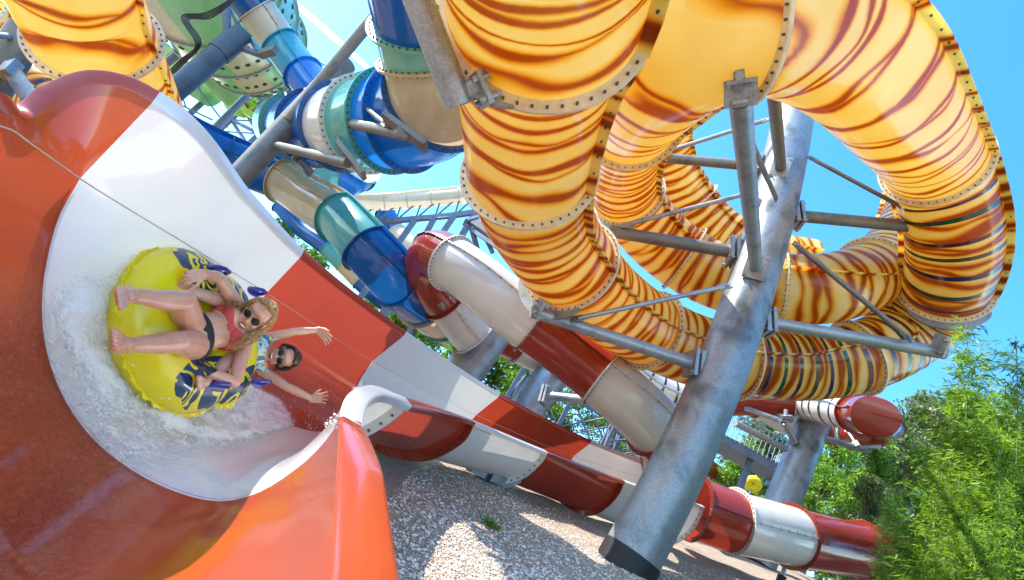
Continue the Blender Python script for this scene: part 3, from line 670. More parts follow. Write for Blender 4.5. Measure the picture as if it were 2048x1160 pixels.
# ------------------------------------------------------------------ grey pillars with their arms
def plumb(px0, py0, d0, px1, py1):              # distance of the upper end that leaves the pillar nearest to upright
    p = at(px0, py0, d0); best = None
    for d1 in np.linspace(d0 * .7, d0 * 2.6, 400):
        q = at(px1, py1, d1); dv = q - p; e = math.hypot(dv[0], dv[1]) / max(abs(dv[2]), 1e-3)
        if dv[2] > 0 and (best is None or e < best[0]): best = (e, d1)
    return best[1]
def pillar(label, px0, py0, d0, px1, py1, rad, mat='pillar', collar=True, ext=True, cap=True, r_top=None):
    d1 = plumb(px0, py0, d0, px1, py1); p = at(px0, py0, d0); q = at(px1, py1, d1); ax = unit(q - p)
    b = p
    if ext:
        for _ in range(60):
            if b[2] <= ground_z(b[0], b[1]) - .05: break
            b = b - ax * .15
    root = thing('steel_pillar', b, label, 'pillar', 'grey steel pillars')
    mb = MB(); n = 12; mb.tube([b + (q - b) * i / n for i in range(n + 1)], rad if r_top is None else [rad + (r_top - rad) * i / n for i in range(n + 1)], 36); obj('shaft', mb, M[mat], root)
    if collar:
        mb = MB(); mb.cyl(b + ax * .0, b + ax * .30, rad * 1.03, n=36); obj('base_collar', mb, M['black'], root)
    return root, p, q, d1
def arm(root, p, q, r, mat='steel', plate=True, name='arm', end='flat'):
    mb = MB(); mb.cyl(p, q, r, n=20)
    o = obj(name, mb, M[mat], root)
    if plate:
        t = unit(q - p); a = unit(np.cross(t, [0, 0, 1.])); b = np.cross(t, a); mb = MB()
        mb.box(q - t * .02, t * .035, a * r * 1.7, b * r * 2.1); mb.box(q - t * .13, t * .03, a * r * 1.7, b * r * 2.1)
        for i in (-1, 1):
            for j in (-1, 1): mb.cyl(q - t * .2 + a * r * 1.35 * i + b * r * 1.7 * j, q + t * .04 + a * r * 1.35 * i + b * r * 1.7 * j, .018, n=6)
        obj('end_plate', mb, M['steel'], o)
    return o
def rod(root, p, q, r, mat='steel'):
    mb = MB(); t = unit(q - p); mb.cyl(p + t * .12, q - t * .12, r, n=12)
    a = unit(np.cross(t, [0.2, .3, 1.]))
    b = np.cross(t, a)
    for e, s in ((p, 1), (q, -1)):
        mb.box(e + t * s * .10, t * .12, a * .012, b * r * 1.5); mb.cyl(e + t * s * .06 - a * .03, e + t * s * .06 + a * .03, r * .9, n=8)
    return obj('brace_rod', mb, M[mat], root)
P1, p1a, p1b, p1d = pillar('massive mottled grey pillar with a black base collar in the middle of the yellow spiral', 1258, 1120, 7.3, 1600, 190, .415)
# the shaft as seen bows a little: rebuild it through four measured points
_ys = np.array([1120, 904, 796, 633, 514, 380, 260.]); _xs = np.array([1258, 1378, 1433, 1492, 1525, 1563, 1582.])
_cf = np.polyfit(_ys, _xs, 2); _pl = []
for y_ in (1120, 980, 840, 700, 560, 420, 290, 190):
    _pl.append((.8 * np.polyval(_cf, y_) + .2 * (1258 + (1120 - y_) * (1590 - 1258) / (1120 - 230)), y_))
_pd = []
for (x_, y_) in _pl:
    best = None
    for i in range(400):
        q = p1a + (p1b - p1a) * (i / 399.0 * 1.3 - .1); c = R3.T @ q; yy = 580 - c[1] / -c[2] * F
        if best is None or abs(yy - y_) < best[0]: best = (abs(yy - y_), -c[2])
    _pd.append(best[1])
P1C = [at(x_, y_, d_) for (x_, y_), d_ in zip(_pl, _pd)]
P1Q = np.array([crom(P1C, k) for k in np.linspace(0, len(P1C) - 1, 200)])
_b = P1C[0] - unit(P1C[1] - P1C[0]) * .75
for ch in list(P1.children): bpy.data.objects.remove(ch)
mb = MB(); mb.tube([_b] + [P1Q[i] for i in range(0, 200, 9)] + [P1Q[-1]], .415, 40); obj('shaft', mb, M['pillar'], P1)
P1.location = P1.location
def collar_(root):
    ax = unit(P1C[1] - P1C[0]); b = P1C[0]
    for _ in range(80):
        if b[2] <= ground_z(b[0], b[1]) + .0: break
        b = b - ax * .02
    mb = MB(); mb.cyl(b - ax * .1, b + ax * .22, .43, n=40); obj('base_collar', mb, M['black'], root)
collar_(P1)
def on_p1(py):
    t = None; best = 1e9
    for q in P1Q:
        c = R3.T @ q; y = 580 - c[1] / -c[2] * F
        if abs(y - py) < best: best = abs(y - py); t = q
    return t
def depth(p): return -(R3.T @ p)[2]
def side(p, px, py, dd=0): return at(px, py, depth(p) + dd)
def arm1(tip, tipd, base, r, mat='steel', basedd=0.0, name='arm'):
    b = on_p1(base[1]); tp = at(tip[0], tip[1], tipd); c_ = R3.T @ b; fr2 = at(base[0], base[1], depth(b) + basedd); q = b + unit((fr2 - b) * .8 + unit(tp - b) * .15) * .43; arm(P1, tp, q, r, mat, name=name)
arm1((1063, 622), 8.0, (1398, 735), .105, 'steel', -.05)
arm1((1888, 706), 8.9, (1553, 641), .11, 'steel', .05)
arm1((1218, 462), 9.9, (1486, 508), .12, 'steeld', .1)
arm1((1306, 314), 11.5, (1525, 334), .11, 'steeld', .1)
arm1((1815, 452), 9.8, (1605, 430), .115, 'steeld', .1)
arm1((1481, 200), 4.72, (1513, 542), .105, 'steel', -.45)
arm1((1543, 140), 7.2, (1561, 346), .10, 'steeld', -.42)
for (a, da, b, db, r, mt) in [((1140, 640), 8.05, (1460, 571), 8.6, .040, 'steel'), ((1242, 452), 9.8, (1512, 383), 9.9, .042, 'steel'), ((1322, 307), 11.3, (1545, 236), 10.6, .045, 'steel'), ((1618, 314), 10.2, (1800, 412), 9.6, .040, 'steeld'), ((1588, 486), 9.2, (1822, 680), 8.7, .048, 'steeld'), ((1504, 288), 6.6, (1553, 398), 9.2, .04, 'steeld'), ((1360, 283), 11.4, (1312, 300), 11.5, .04, 'steel')]:
    rod(P1, at(*a, da), at(*b, db), r, M and mt)
def bracket(root, c, t, nrm, w, h):
    """bolted cradle between an arm and a tube flange"""
    t = unit(t); nrm = unit(nrm - (nrm @ t) * t); b = np.cross(t, nrm); mb = MB()
    mb.box(c, t * .02, b * w, nrm * h); mb.box(c + nrm * h * .8 + t * .07, t * .07, b * w * .8, nrm * .016); mb.box(c - nrm * h * .6 + t * .06, t * .06, b * w * .5, nrm * .016)
    for i in (-.7, .7):
        for j in (-.6, .6): mb.cyl(c - t * .06 + b * w * i + nrm * h * j, c + t * .07 + b * w * i + nrm * h * j, .022, n=8)
    obj('bracket', mb, M['steel'], root)
# bracket on top of the long prop under the top arc, cradles under the flanges of the far arc
cpt = at(1481, 186, 4.62); bracket(P1, cpt, cpt * -1, camw((0, 1, 0)), .14, .12)
mb = MB(); mb.beam(at(1479, 180, 4.6), at(1478, 140, 4.5), .07, .09); mb.cyl(at(1479, 152, 4.42), at(1479, 152, 4.56), .04, n=10); obj('hanger', mb, M['steel'], P1)
def cradle(root, path, k, R, th0, th1, hgt=.16, thick=.05):
    l = path.l_of(k); c, t, a, b = path.frame(l); mb = MB(); n = 14; P = []
    for i in range(n + 1):
        th = th0 + (th1 - th0) * i / n; d = math.cos(th) * a + math.sin(th) * b; e = hgt * (math.sin(math.pi * i / n) ** .6 * .75 + .25)
        P.append([c + d * R - t * thick / 2, c + d * (R + e) - t * thick / 2, c + d * (R + e) + t * thick / 2, c + d * R + t * thick / 2, c + d * R - t * thick / 2])
    mb.grid(P, 0); obj('cradle', mb, M['steel'], root, smooth=False)
for k in (7.0, 15.4, 27, 33): cradle(P1, p_y1, k - .02, YR * 1.12, -math.pi * .86, -math.pi * .30)
bracket(P1, at(1078, 618, 7.95), unit(at(1398, 735, 8.6) - at(1063, 622, 7.95)), camw((0, 1, .2)), .16, .16)
bracket(P1, at(1880, 690, 8.8), camw((1, -.2, 0)), camw((0, 1, .2)), .16, .18)

# the heavy grey prop that holds the near tube at the top
pr = thing('support_prop', at(922, 225, 5.0), 'heavy galvanised prop with a bolted bracket at the top flange of the nearest yellow tube', 'support')
mb = MB(); mb.cyl(at(814, -60, 3.4), at(918, 210, 3.72), .105, n=28); obj('arm', mb, M['steel'], pr)
mb = MB(); mb.cyl(at(912, 192, 3.72), at(965, 172, 3.72), .075, n=22); obj('stub', mb, M['steel'], pr)
bc_ = at(962, 180, 3.68); bracket(pr, bc_, unit(at(1010, 160, 3.8) - at(918, 200, 3.7)), camw((.3, .9, 0)), .11, .12)
cradle(pr, p_y1, 2.05 - .03, YR * 1.115, -math.pi * .76, -math.pi * .42, .075, .03)
mb = MB(); mb.cyl(at(877, -30, 4.25), at(880, 22, 4.4), .05, n=16); mb.box(at(880, 34, 4.4), camw((.05, 0, 0)), camw((0, .06, 0)), camw((0, 0, .02))); mb.cyl(at(885, 42, 4.33), at(885, 42, 4.25), .035, n=6); obj('tie', mb, M['steel'], pr)

PL, pa, pb, _d = pillar('slender brown-grey pillar leaning across the blue slides behind the white flume wall', 462, 372, 10.0, 692, 126, .235, 'steeld', collar=False)
def on(pA, pB, px, py):
    best = None
    for i in range(240):
        q = pA + (pB - pA) * (i / 239.0 * 1.1 - .05); c = R3.T @ q; x = 1024 + c[0] / -c[2] * F; y = 580 - c[1] / -c[2] * F; e = math.hypot(x - px, y - py)
        if best is None or e < best[0]: best = (e, q)
    return best[1]
def arm_on(root, A, B, base, tip, tipd, r, mat='steeld', nm='arm'):
    q = on(A, B, *base); dq = depth(q) - .2; arm(root, at(tip[0], tip[1], tipd), at(base[0], base[1], dq), r, mat, plate=False, name=nm)
arm_on(PL, pa, pb, (578, 240), (775, 2), 10.5, .12)
arm_on(PL, pa, pb, (617, 230), (805, 268), 6.7, .08)
arm_on(PL, pa, pb, (555, 292), (696, 326), 8.4, .085)
for a, da, b, db, r in [((683, 133), 13.2, (735, 50), 11.2, .035), ((680, 172), 10.5, (775, 252), 6.8, .035), ((652, 200), 10.4, (682, 288), 8.5, .03), ((590, 310), 11.2, (622, 348), 12, .07)]: rod(PL, at(*a, da), at(*b, db), r, 'steeld')
mb = MB(); mb.beam(at(768, 232, 6.75), at(852, 294, 6.6), .18, .07); mb.beam(at(676, 288, 8.5), at(728, 352, 8.3), .22, .08); mb.cyl(at(805, 268, 6.7), at(808, 262, 6.6), .095, n=16); obj('saddle', mb, M['steeld'], PL)

PD, pa, pb, _d = pillar('dark slate pillar crossing in front of the pale green bowl', 345, 185, 14.5, 486, 66, .30, 'steeldk', collar=False)
mb = MB(); q = on(pa, pb, 452, 96); ax = unit(pb - pa); mb.cyl(q - ax * .3, q + ax * .4, .34, n=30); obj('sleeve', mb, M['steeldk'], PD)
for a, da, b, db, r in [((452, -30), 15.5, (454, 80), 15.5, .12), ((470, 92), 15.6, (528, 112), 15.4, .10)]:
    mb = MB(); mb.cyl(at(*a, da), at(*b, db), r, n=16); obj('arm', mb, M['steelb'], PD)
for a, da, b, db, r in [((455, 15), 16, (480, 55), 16, .05), ((494, 68), 16.2, (516, 106), 15.3, .05)]: rod(PD, at(*a, da), at(*b, db), r, 'steelb')
mb = MB(); mb.beam(at(522, 108, 15.2), at(552, 100, 15.0), .2, .25); obj('bracket', mb, M['steeld'], PD)

P4, pa, pb, _d = pillar('broad shaded pillar behind the white flume rim with an arm to the red elbow tube', 905, 775, 14.5, 1000, 640, .60, 'pillar', collar=False)
q1 = at(938, 680, 14.0)
arm(P4, at(878, 602, 12.9), at(940, 683, 14.1), .115, 'steel', plate=True)
rod(P4, at(890, 615, 13.0), at(968, 610, 14.6), .06, 'steeld')
P5, pa, pb, _d = pillar('dappled grey pillar with a short stub arm beside the red and white tube', 1030, 850, 15.2, 1128, 718, .53, 'pillar', collar=False)
arm(P5, at(1172, 800, 14.2), at(1086, 791, 14.8), .13, 'steel', plate=True)
P6, pa, pb, _d = pillar('sunlit grey pillar rising in front of the green trees under the ribbed tube', 1572, 985, 17.5, 1640, 815, .54, 'pillar', collar=False)
for tip, base, td, r, dd in [((1738, 902), (1618, 868), 17.6, .11, -.3), ((1470, 846), (1572, 898), 17.0, .11, -.3), ((1568, 845), (1590, 885), 17.6, .11, -.5)]:
    qb = on(pa, pb, *base); mb = MB(); mb.cyl(at(*tip, td), at(base[0], base[1], depth(qb) - .3), r, n=16); obj('arm', mb, M['steel'], P6)
for a, da, b, db, r in [((1690, 855), 18.5, (1714, 890), 17.6, .05), ((1490, 815), 18, (1560, 842), 17.6, .09), ((1500, 820), 18, (1545, 812), 18.5, .06), ((1578, 842), 17.7, (1605, 828), 18.0, .06)]: rod(P6, at(*a, da), at(*b, db), r, 'steel')
mb = MB(); mb.box(at(1570, 832, 17.7), camw((.18, 0, 0)), camw((0, .05, 0)), camw((0, 0, .18))); mb.cyl(at(1572, 820, 17.8), at(1570, 845, 17.6), .08, n=12); mb.beam(at(1720, 895, 17.6), at(1758, 893, 17.7), .2, .1); obj('bracket', mb, M['steel'], P6)

PG, pa, pb, _d = pillar('brown-grey column at the left edge between the yellow tubes', -10, 165, 10.5, 55, 60, .33, 'steeld', collar=False)
mb = MB(); mb.cyl(at(-40, 68, 9.6), at(22, 73, 10.4), .06, n=10); obj('arm', mb, M['steel'], PG)
mb = MB(); mb.beam(at(22, 140, 10.2), at(60, 195, 10.0), .10, .30); mb.beam(at(8, 150, 10.1), at(30, 128, 10.3), .2, .3); obj('bracket', mb, M['steel'], PG)

# short leg and cradle under the open flume
def foot(label, px, py, d, L=.5):
    p = at(px, py, d); root = thing('slide_foot', p, label, 'support', 'short feet under the open flume')
    g = ground_z(p[0], p[1]); mb = MB(); mb.cyl(np.array([p[0], p[1], g - .05]), np.array([p[0], p[1], g + .22]), .11, n=18); obj('base', mb, M['black'], root)
    mb = MB(); mb.cyl(np.array([p[0], p[1], g + .2]), p + np.array([0, 0, .12]), .06, n=12); mb.beam(p + np.array([-.35, -.28, .03]), p + np.array([.42, .3, .16]), .14, .16); mb.beam(p + np.array([.42, .3, .14]), p + np.array([.62, .42, .36]), .12, .12); mb.beam(p + np.array([-.35, -.28, .03]), p + np.array([-.5, -.36, .24]), .12, .12); obj('cradle', mb, M['steel'], root)
foot('small galvanised foot with a black base under the white part of the open flume', 968, 958, 8.9)
foot('black foot under the joint of the low closed tube', 1570, 1132, 13.3)

# ------------------------------------------------------------------ lattice towers, stairs, canopy
def lattice(root, org, ax, ay, nx, ny, H, sp, lev, r=.07, mat='steelb', brace=True, dens=1.0):
    org = np.asarray(org); ax = unit(ax); ay = unit(ay); Z = np.array([0, 0, 1.]); nl = int(H / lev)
    for i in range(nx + 1):
        for j in range(ny + 1):
            mb = MB(); b = org + ax * sp * i + ay * sp * j; mb.beam(b, b + Z * H, r * 2.2, r * 2.2, up=(1, 0, 0)); obj('column', mb, M[mat], root)
    for i in range(nx + 1):
        for j in range(ny + 1):
            b = org + ax * sp * i + ay * sp * j; mb = MB(); mb2 = MB()
            for q in range(1, nl + 1):
                z = Z * lev * q
                if i < nx: mb.beam(b + z, b + z + ax * sp, r * 1.4, r * 1.8)
                if j < ny: mb.beam(b + z, b + z + ay * sp, r * 1.4, r * 1.8)
                if brace:
                    zz = Z * lev * (q - 1)
                    if i < nx: mb2.cyl(b + zz, b + z + ax * sp, r * .5, n=6, cap=False); mb2.cyl(b + z, b + zz + ax * sp, r * .5, n=6, cap=False)
                    if j < ny and (i + q) % 2 == 0: mb2.cyl(b + zz, b + z + ay * sp, r * .5, n=6, cap=False)
            if mb.f: obj('beam', mb, M[mat], root)
            if mb2.f: obj('brace', mb2, M[mat], root)
def stairs(root, a, b, wd, n, mat='steeld'):
    a = np.asarray(a); b = np.asarray(b); d = b - a; h = unit([d[0], d[1], 0]); s = np.array([-h[1], h[0], 0]); mb = MB()
    for sg in (-1, 1):
        mb.beam(a + s * wd / 2 * sg, b + s * wd / 2 * sg, .06, .25); mb.tube([a + s * wd / 2 * sg + [0, 0, 1.05], b + s * wd / 2 * sg + [0, 0, 1.05]], .025, 6)
        for i in range(0, n + 1, 3): p = a + d * i / n + s * wd / 2 * sg; mb.cyl(p, p + [0, 0, 1.05], .02, n=6, cap=False)
    for i in range(n): p = a + d * (i + .5) / n; mb.box(p, h * .13, s * wd / 2, np.array([0, 0, .02]))
    obj('stairs', mb, M[mat], root)
o = at(1010, 800, 23); o[2] = ground_z(o[0], o[1])
tw = thing('lattice_tower', o, 'slate-blue steel lattice tower with stairs seen behind the pillars above the flume', 'tower')
axl = camw((1, -.55, .25)); axl[2] = 0; ayl = np.array([-axl[1], axl[0], 0])
lattice(tw, o, axl, ayl, 3, 1, 6.6, 2.6, 2.2, .085)
stairs(tw, o + unit(axl) * 2.8 + [0, 0, .3], o + unit(axl) * 7.2 + [0, 0, 3.2], 1.1, 14)
stairs(tw, o + unit(axl) * 7.0 + unit(ayl) * 1.4 + [0, 0, 3.2], o + unit(axl) * 2.8 + unit(ayl) * 1.4 + [0, 0, 6.2], 1.1, 14)
o2 = at(1205, 905, 19); o2[2] = ground_z(o2[0], o2[1])
tw2 = thing('lattice_tower', o2, 'nearer slate-blue steel frame just above the red part of the open flume', 'tower')
lattice(tw2, o2, axl, ayl, 2, 1, 4.4, 1.7, 1.45, .06)
stairs(tw2, o2 + unit(ayl) * .9 + [0, 0, .2], o2 + unit(axl) * 3.4 + unit(ayl) * .9 + [0, 0, 2.9], .9, 12)
# stair platform at right of the big pillar
o3 = at(1478, 908, 23); pf = thing('stair_platform', np.array([o3[0], o3[1], ground_z(o3[0], o3[1])]), 'grey stair platform with a railing between the big pillar and the sunlit pillar', 'platform')
mb = MB(); axp = unit(axl); ayp = unit(ayl)
mb.box(o3, axp * 1.9, ayp * 1.2, np.array([0, 0, .07])); mb.beam(o3 - axp * 1.9 - ayp * 1.2 - [0, 0, .2], o3 + axp * 1.9 - ayp * 1.2 - [0, 0, .2], .1, .28); mb.beam(o3 + axp * 1.9 - ayp * 1.2 - [0, 0, .2], o3 + axp * 1.9 + ayp * 1.2 - [0, 0, .2], .1, .28); obj('deck', mb, M['steelb'], pf)
for sx in (-1.7, .2, 1.8):
    p = o3 + axp * sx - ayp * .9; mb = MB(); mb.beam(np.array([p[0], p[1], ground_z(p[0], p[1]) - .1]), p, .2, .2, up=(1, 0, 0)); obj('leg', mb, M['steelb'], pf)
mb = MB()
for sx in np.linspace(-1.9, 1.9, 20):
    p = o3 + axp * sx - ayp * 1.2; mb.cyl(p, p + [0, 0, 1.15], .018, n=5, cap=False)
mb.tube([o3 - axp * 1.9 - ayp * 1.2 + [0, 0, 1.15], o3 + axp * 1.9 - ayp * 1.2 + [0, 0, 1.15]], .03, 6); mb.tube([o3 + axp * 1.9 - ayp * 1.2 + [0, 0, 1.15], o3 + axp * 1.9 + ayp * 1.2 + [0, 0, 1.15]], .03, 6)
for sx in np.linspace(-1.2, 1.2, 12):
    p = o3 + axp * 1.9 + ayp * sx; mb.cyl(p, p + [0, 0, 1.15], .018, n=5, cap=False)
obj('railing', mb, M['steel'], pf)
mb = MB(); c3 = o3 + axp * 1.95 + np.array([0, 0, .45]); mb.box(c3, axp * .03, ayp * .7, np.array([0, 0, .5])); obj('panel', mb, plain('pale_panel', (.55, .56, .55), .5), pf)
# canopy at the centre
cn0 = at(955, 470, 20); cn = thing('canopy_roof', cn0, 'dark slatted steel canopy between the cream flume and the yellow tube', 'canopy')
mb = MB(); A = at(935, 448, 20); B = at(1012, 500, 19); A2 = at(962, 436, 22); B2 = at(1040, 470, 21.5)
n = unit(np.cross(B - A, A2 - A))
P = [[A + (B - A) * i / 1 + (A2 - A) * j for j in (0, 1.0)] for i in (0, 1)]
mb.box((A + B + A2 + B2) / 4, (B - A) / 2, (A2 - A) / 2, n * .05); obj('roof', mb, M['steeld'], cn)
for i in range(7):
    mb = MB(); a = A + (A2 - A) * (i / 6) - n * .1 * np.sign(n[2]); mb.beam(a, a + (B - A), .08, .16); obj('slat', mb, M['steelb'], cn)
for (p, q) in ((A, at(905, 500, 20)), (at(965, 462, 20), at(985, 505, 19.5)), (A + (B - A) * .1, at(955, 500, 20))):
    mb = MB(); mb.beam(p, q, .16, .16); obj('strut', mb, M['steelb'], cn)
mb = MB(); mb.beam(A - (B - A) * .06, A + (A2 - A) * 1.3, .14, .3); obj('edge_beam', mb, M['steelb'], cn)
# ride tower with bright green cars at the upper left
o4 = at(500, 268, 34); tg = thing('lattice_tower', np.array([o4[0], o4[1], ground_z(o4[0], o4[1])]), 'distant dark lattice ride tower carrying bright green cars below the green bowl', 'tower')
lattice(tg, o4 + np.array([-1.6, 0, -1.0]), axl, ayl, 1, 1, 6.8, 2.4, 1.15, .10, 'steelb'); lattice(tg, o4 + np.array([2.6, 1, -.5]), axl, ayl, 1, 1, 6.6, 2.2, 1.1, .10, 'steelb')
for dz in (1.6, 3.2, 4.8, 6.3):
    mb = MB(); c = o4 + np.array([1.2, .2, dz]); mb.box(c, unit(axl) * 3.0, unit(ayl) * 1.0, np.array([0, 0, .06]))
    for sx in np.linspace(-3, 3, 13):
        p = c + unit(axl) * sx - unit(ayl) * 1.0; mb.cyl(p, p + [0, 0, .9], .03, n=5, cap=False)
    mb.tube([c - unit(axl) * 3 - unit(ayl) + [0, 0, .9], c + unit(axl) * 3 - unit(ayl) + [0, 0, .9]], .04, 5); obj('deck', mb, M['steelb'], tg)
stairs(tg, o4 + unit(axl) * -2 + [0, 0, 1.6], o4 + unit(axl) * 2.6 + [0, 0, 4.6], .9, 16, 'steelb')
M['lime'] = plain('lime_green_paint', (.28, .62, .02), .3, coat=.5)
for lab, px, py, d, rz in [('uppermost bright green ride car with a red-clad seat row on the lattice tower', 550, 190, 32, .4), ('bright green ride car at the left end of the lattice tower', 462, 214, 32, .1), ('lower bright green ride car inside the lattice tower', 492, 218, 31, .8)]:
    c = at(px, py, d); cr = thing('ride_car', c, lab, 'ride car', 'bright green ride cars'); h = unit(axl * math.cos(rz) + ayl * math.sin(rz)); s = np.cross([0, 0, 1.], h); Z = np.array([0, 0, 1.])
    mb = MB(); prof = [(-1.0, .35), (-.7, -.1), (0, -.28), (.7, -.1), (1.1, .5), (1.25, 1.0)]
    mb.grid([[c + h * x + s * y + Z * (z + .25 * abs(y)) for y in (-.6, -.3, 0, .3, .6)] for x, z in prof], 0); obj('body', mb, M['lime'], cr)
    mb = MB()
    for sx in (-.35, .35):
        mb.box(c + h * sx + Z * .35, h * .08, s * .45, Z * .38); mb.box(c + h * (sx + .2) + Z * .08, h * .2, s * .45, Z * .06)
    obj('seat', mb, plain('seat_red', (.35, .03, .02), .5), cr)
    mb = MB(); mb.tube([c + h * -.9 + s * .55 + Z * .5, c + s * .6 + Z * .95, c + h * 1.0 + s * .55 + Z * 1.0], .04, 6); obj('bar', mb, M['steeld'], cr)
# pipes hung under the green bowl
pp = thing('pipe_bundle', at(395, 90, 15), 'bundle of black pipes running down from the green bowl to the dark pillar', 'pipes')
for i in range(4):
    o_ = np.array([2.8 * i, -1.5 * i])
    mb = MB(); mb.tube([crom([at(475 + o_[0] * .3, -25 + i * 4, 15), at(455, 2 + i * 3.5, 15), at(410 + o_[0], 26 + i * 3.6, 15), at(363 + o_[0] * 1.6, 34 + i * 2, 15), at(392 + o_[0] * 1.2, 90 + o_[1], 14.8), at(360 + o_[0], 120 + i * 2.2, 15.5), at(322 + o_[0], 158 + i * 2.2, 16.5)], q_) for q_ in np.linspace(0, 6, 37)], .022, 8); obj('pipe', mb, M['black'], pp)
# slim poles and cables in the sky gap at the upper left
for lab, a, da, b, db, r in [('slim grey pole with a flange rising left of the ride tower', (375, 232), 28, (448, 165), 30, .16), ('thin blue-grey pole in front of the lattice ride tower', (435, 250), 26, (505, 180), 27, .17), ('pale pipe slanting under the slim green tube', (322, 135), 22, (395, 75), 22, .17)]:
    p, q = at(*a, da), at(*b, db); ax = unit(q - p); root = thing('support_post', p, lab, 'post', 'slim posts in the sky gap')
    mb = MB(); mb.cyl(p - ax * 1.5, q, r, n=14); obj('shaft', mb, M['steelb'], root); mb = MB(); mb.cyl(q - ax * .1, q + ax * .05, r * 1.6, n=14); obj('flange', mb, M['steelb'], root)
for i, (a, b) in enumerate([((388, 165), (455, 255)), ((362, 210), (425, 240)), ((372, 215), (362, 185))]):
    mb = MB(); mb.cyl(at(*a, 27), at(*b, 27), .045, n=6); tag(obj('tie_cable', mb, M['steelb']), ['long thin tie rod slanting down through the sky gap left of the ride tower', 'short thin tie rod low in the sky gap beside the blue trough', 'short upright tie rod at the edge of the yellow tube'][i], 'cable', 'thin tie rods')

# vapour trail high in the sky, and a spare yellow ring by the platform
mb = MB(); mb.tube([at(560, -20, 900), at(680, 85, 900), at(770, 168, 900)], [4.5, 5.5, 4.0], 10); m_, t_, N_, L_ = newmat('vapour'); tcv = N_('TexCoord'); nv_ = N_('TexNoise', Scale=.06, Detail=4.0); L_(tcv.outputs['Object'], nv_.inputs['Vector']); rv_ = ramp(N_, [(.3, (.25,) * 3), (.65, (.9,) * 3)]); L_(nv_.outputs[0], rv_.inputs[0])
df = N_('BsdfTranslucent'); df.inputs['Color'].default_value = (.95, .95, .95, 1); tp = N_('BsdfTransparent'); mv = N_('MixShader'); L_(rv_.outputs[0], mv.inputs[0]); L_(tp.outputs[0], mv.inputs[1]); L_(df.outputs[0], mv.inputs[2]); ov = N_('OutputMaterial'); L_(mv.outputs[0], ov.inputs[0])
tag(obj('vapour_trail', mb, m_), 'thin white vapour trail across the sky between the blue slides', 'vapour trail')
c = at(1506, 968, 26); yr = thing('ring_float', c, 'small yellow ring float standing above the low closed tube near the sunlit pillar', 'float'); mb = MB(); P = []
e1 = camw(unit([.8, .5, .3])); e2 = camw(unit([-.4, .85, -.2])); e3 = np.cross(e1, e2)
for i in range(25):
    u = TAU * i / 24; P.append([c + (e1 * math.cos(u) + e2 * math.sin(u)) * (.24 + .19 * math.cos(TAU * j / 12)) + e3 * .17 * math.sin(TAU * j / 12) for j in range(13)])
mb.grid(P, 0); obj('tube', mb, plain('yellow_vinyl', (.85, .62, .01), .35), yr); mb = MB(); mb.cyl(np.array([c[0], c[1], ground_z(c[0], c[1])]), c - np.array([0, 0, .35]), .05, n=8); obj('stand', mb, M['steelb'], yr)
# ------------------------------------------------------------------ trees and bamboo
def leafmat(name, c1, c2, trans=.4):
    m, t, N, L = newmat(name); oi = N('Attribute', attribute_name='leafcol'); 
    r = ramp(N, [(0, c1), (1, c2)]); L(oi.outputs['Fac'], r.inputs[0])
    finish(N, L, t, r.outputs[0], .45, trans, 0, None, tcol=mixc(N, L, 1.0, r.outputs[0], (1.5, 1.5, .6), 'MULTIPLY'), spec=.35)
    return m
M['bam'] = leafmat('bamboo_leaf', (.028, .10, .010), (.28, .46, .045), .4)
M['leaf'] = leafmat('broad_leaf', (.05, .12, .010), (.18, .32, .035), .4)
M['olive'] = leafmat('grey_green_leaf', (.05, .085, .03), (.17, .22, .08), .35)
M['bark'] = plain('bark', (.14, .10, .07), .9, noise=.4, nscale=20)
M['culm'] = plain('bamboo_culm', (.09, .12, .03), .5, noise=.3, nscale=14)
def leaves_mesh(name, C, D, L, Wd, mat, rs, shade=None):
    """C centres, D directions, L lengths, Wd widths -> one mesh of folded leaf blades"""
    n = len(C); D = D / np.linalg.norm(D, axis=1)[:, None]; rv = rs.randn(n, 3); S = np.cross(D, rv); S /= np.linalg.norm(S, axis=1)[:, None]; Nn = np.cross(S, D)
    L = L[:, None]; Wd = Wd[:, None]
    a = C; b = C + D * L * .45 + S * Wd * .5 - Nn * L * .03; c = C + D * L - Nn * L * .16; d = C + D * L * .45 - S * Wd * .5 - Nn * L * .03
    V = np.stack([a, b, c, d], 1).reshape(-1, 3); me = bpy.data.meshes.new(name)
    idx = np.arange(n) * 4; Fc = np.stack([idx, idx + 1, idx + 2, idx + 3], 1)
    me.vertices.add(n * 4); me.vertices.foreach_set('co', V.astype(np.float32).ravel()); me.loops.add(n * 4); me.loops.foreach_set('vertex_index', Fc.astype(np.int32).ravel())
    me.polygons.add(n); me.polygons.foreach_set('loop_start', (idx).astype(np.int32)); me.polygons.foreach_set('loop_total', np.full(n, 4, np.int32)); me.update(calc_edges=True)
    at_ = me.attributes.new('leafcol', 'FLOAT', 'FACE'); at_.data.foreach_set('value', (rs.rand(n) if shade is None else np.clip(shade + .15 * rs.randn(n), 0, 1)).astype(np.float32)); me.materials.append(mat)
    return me
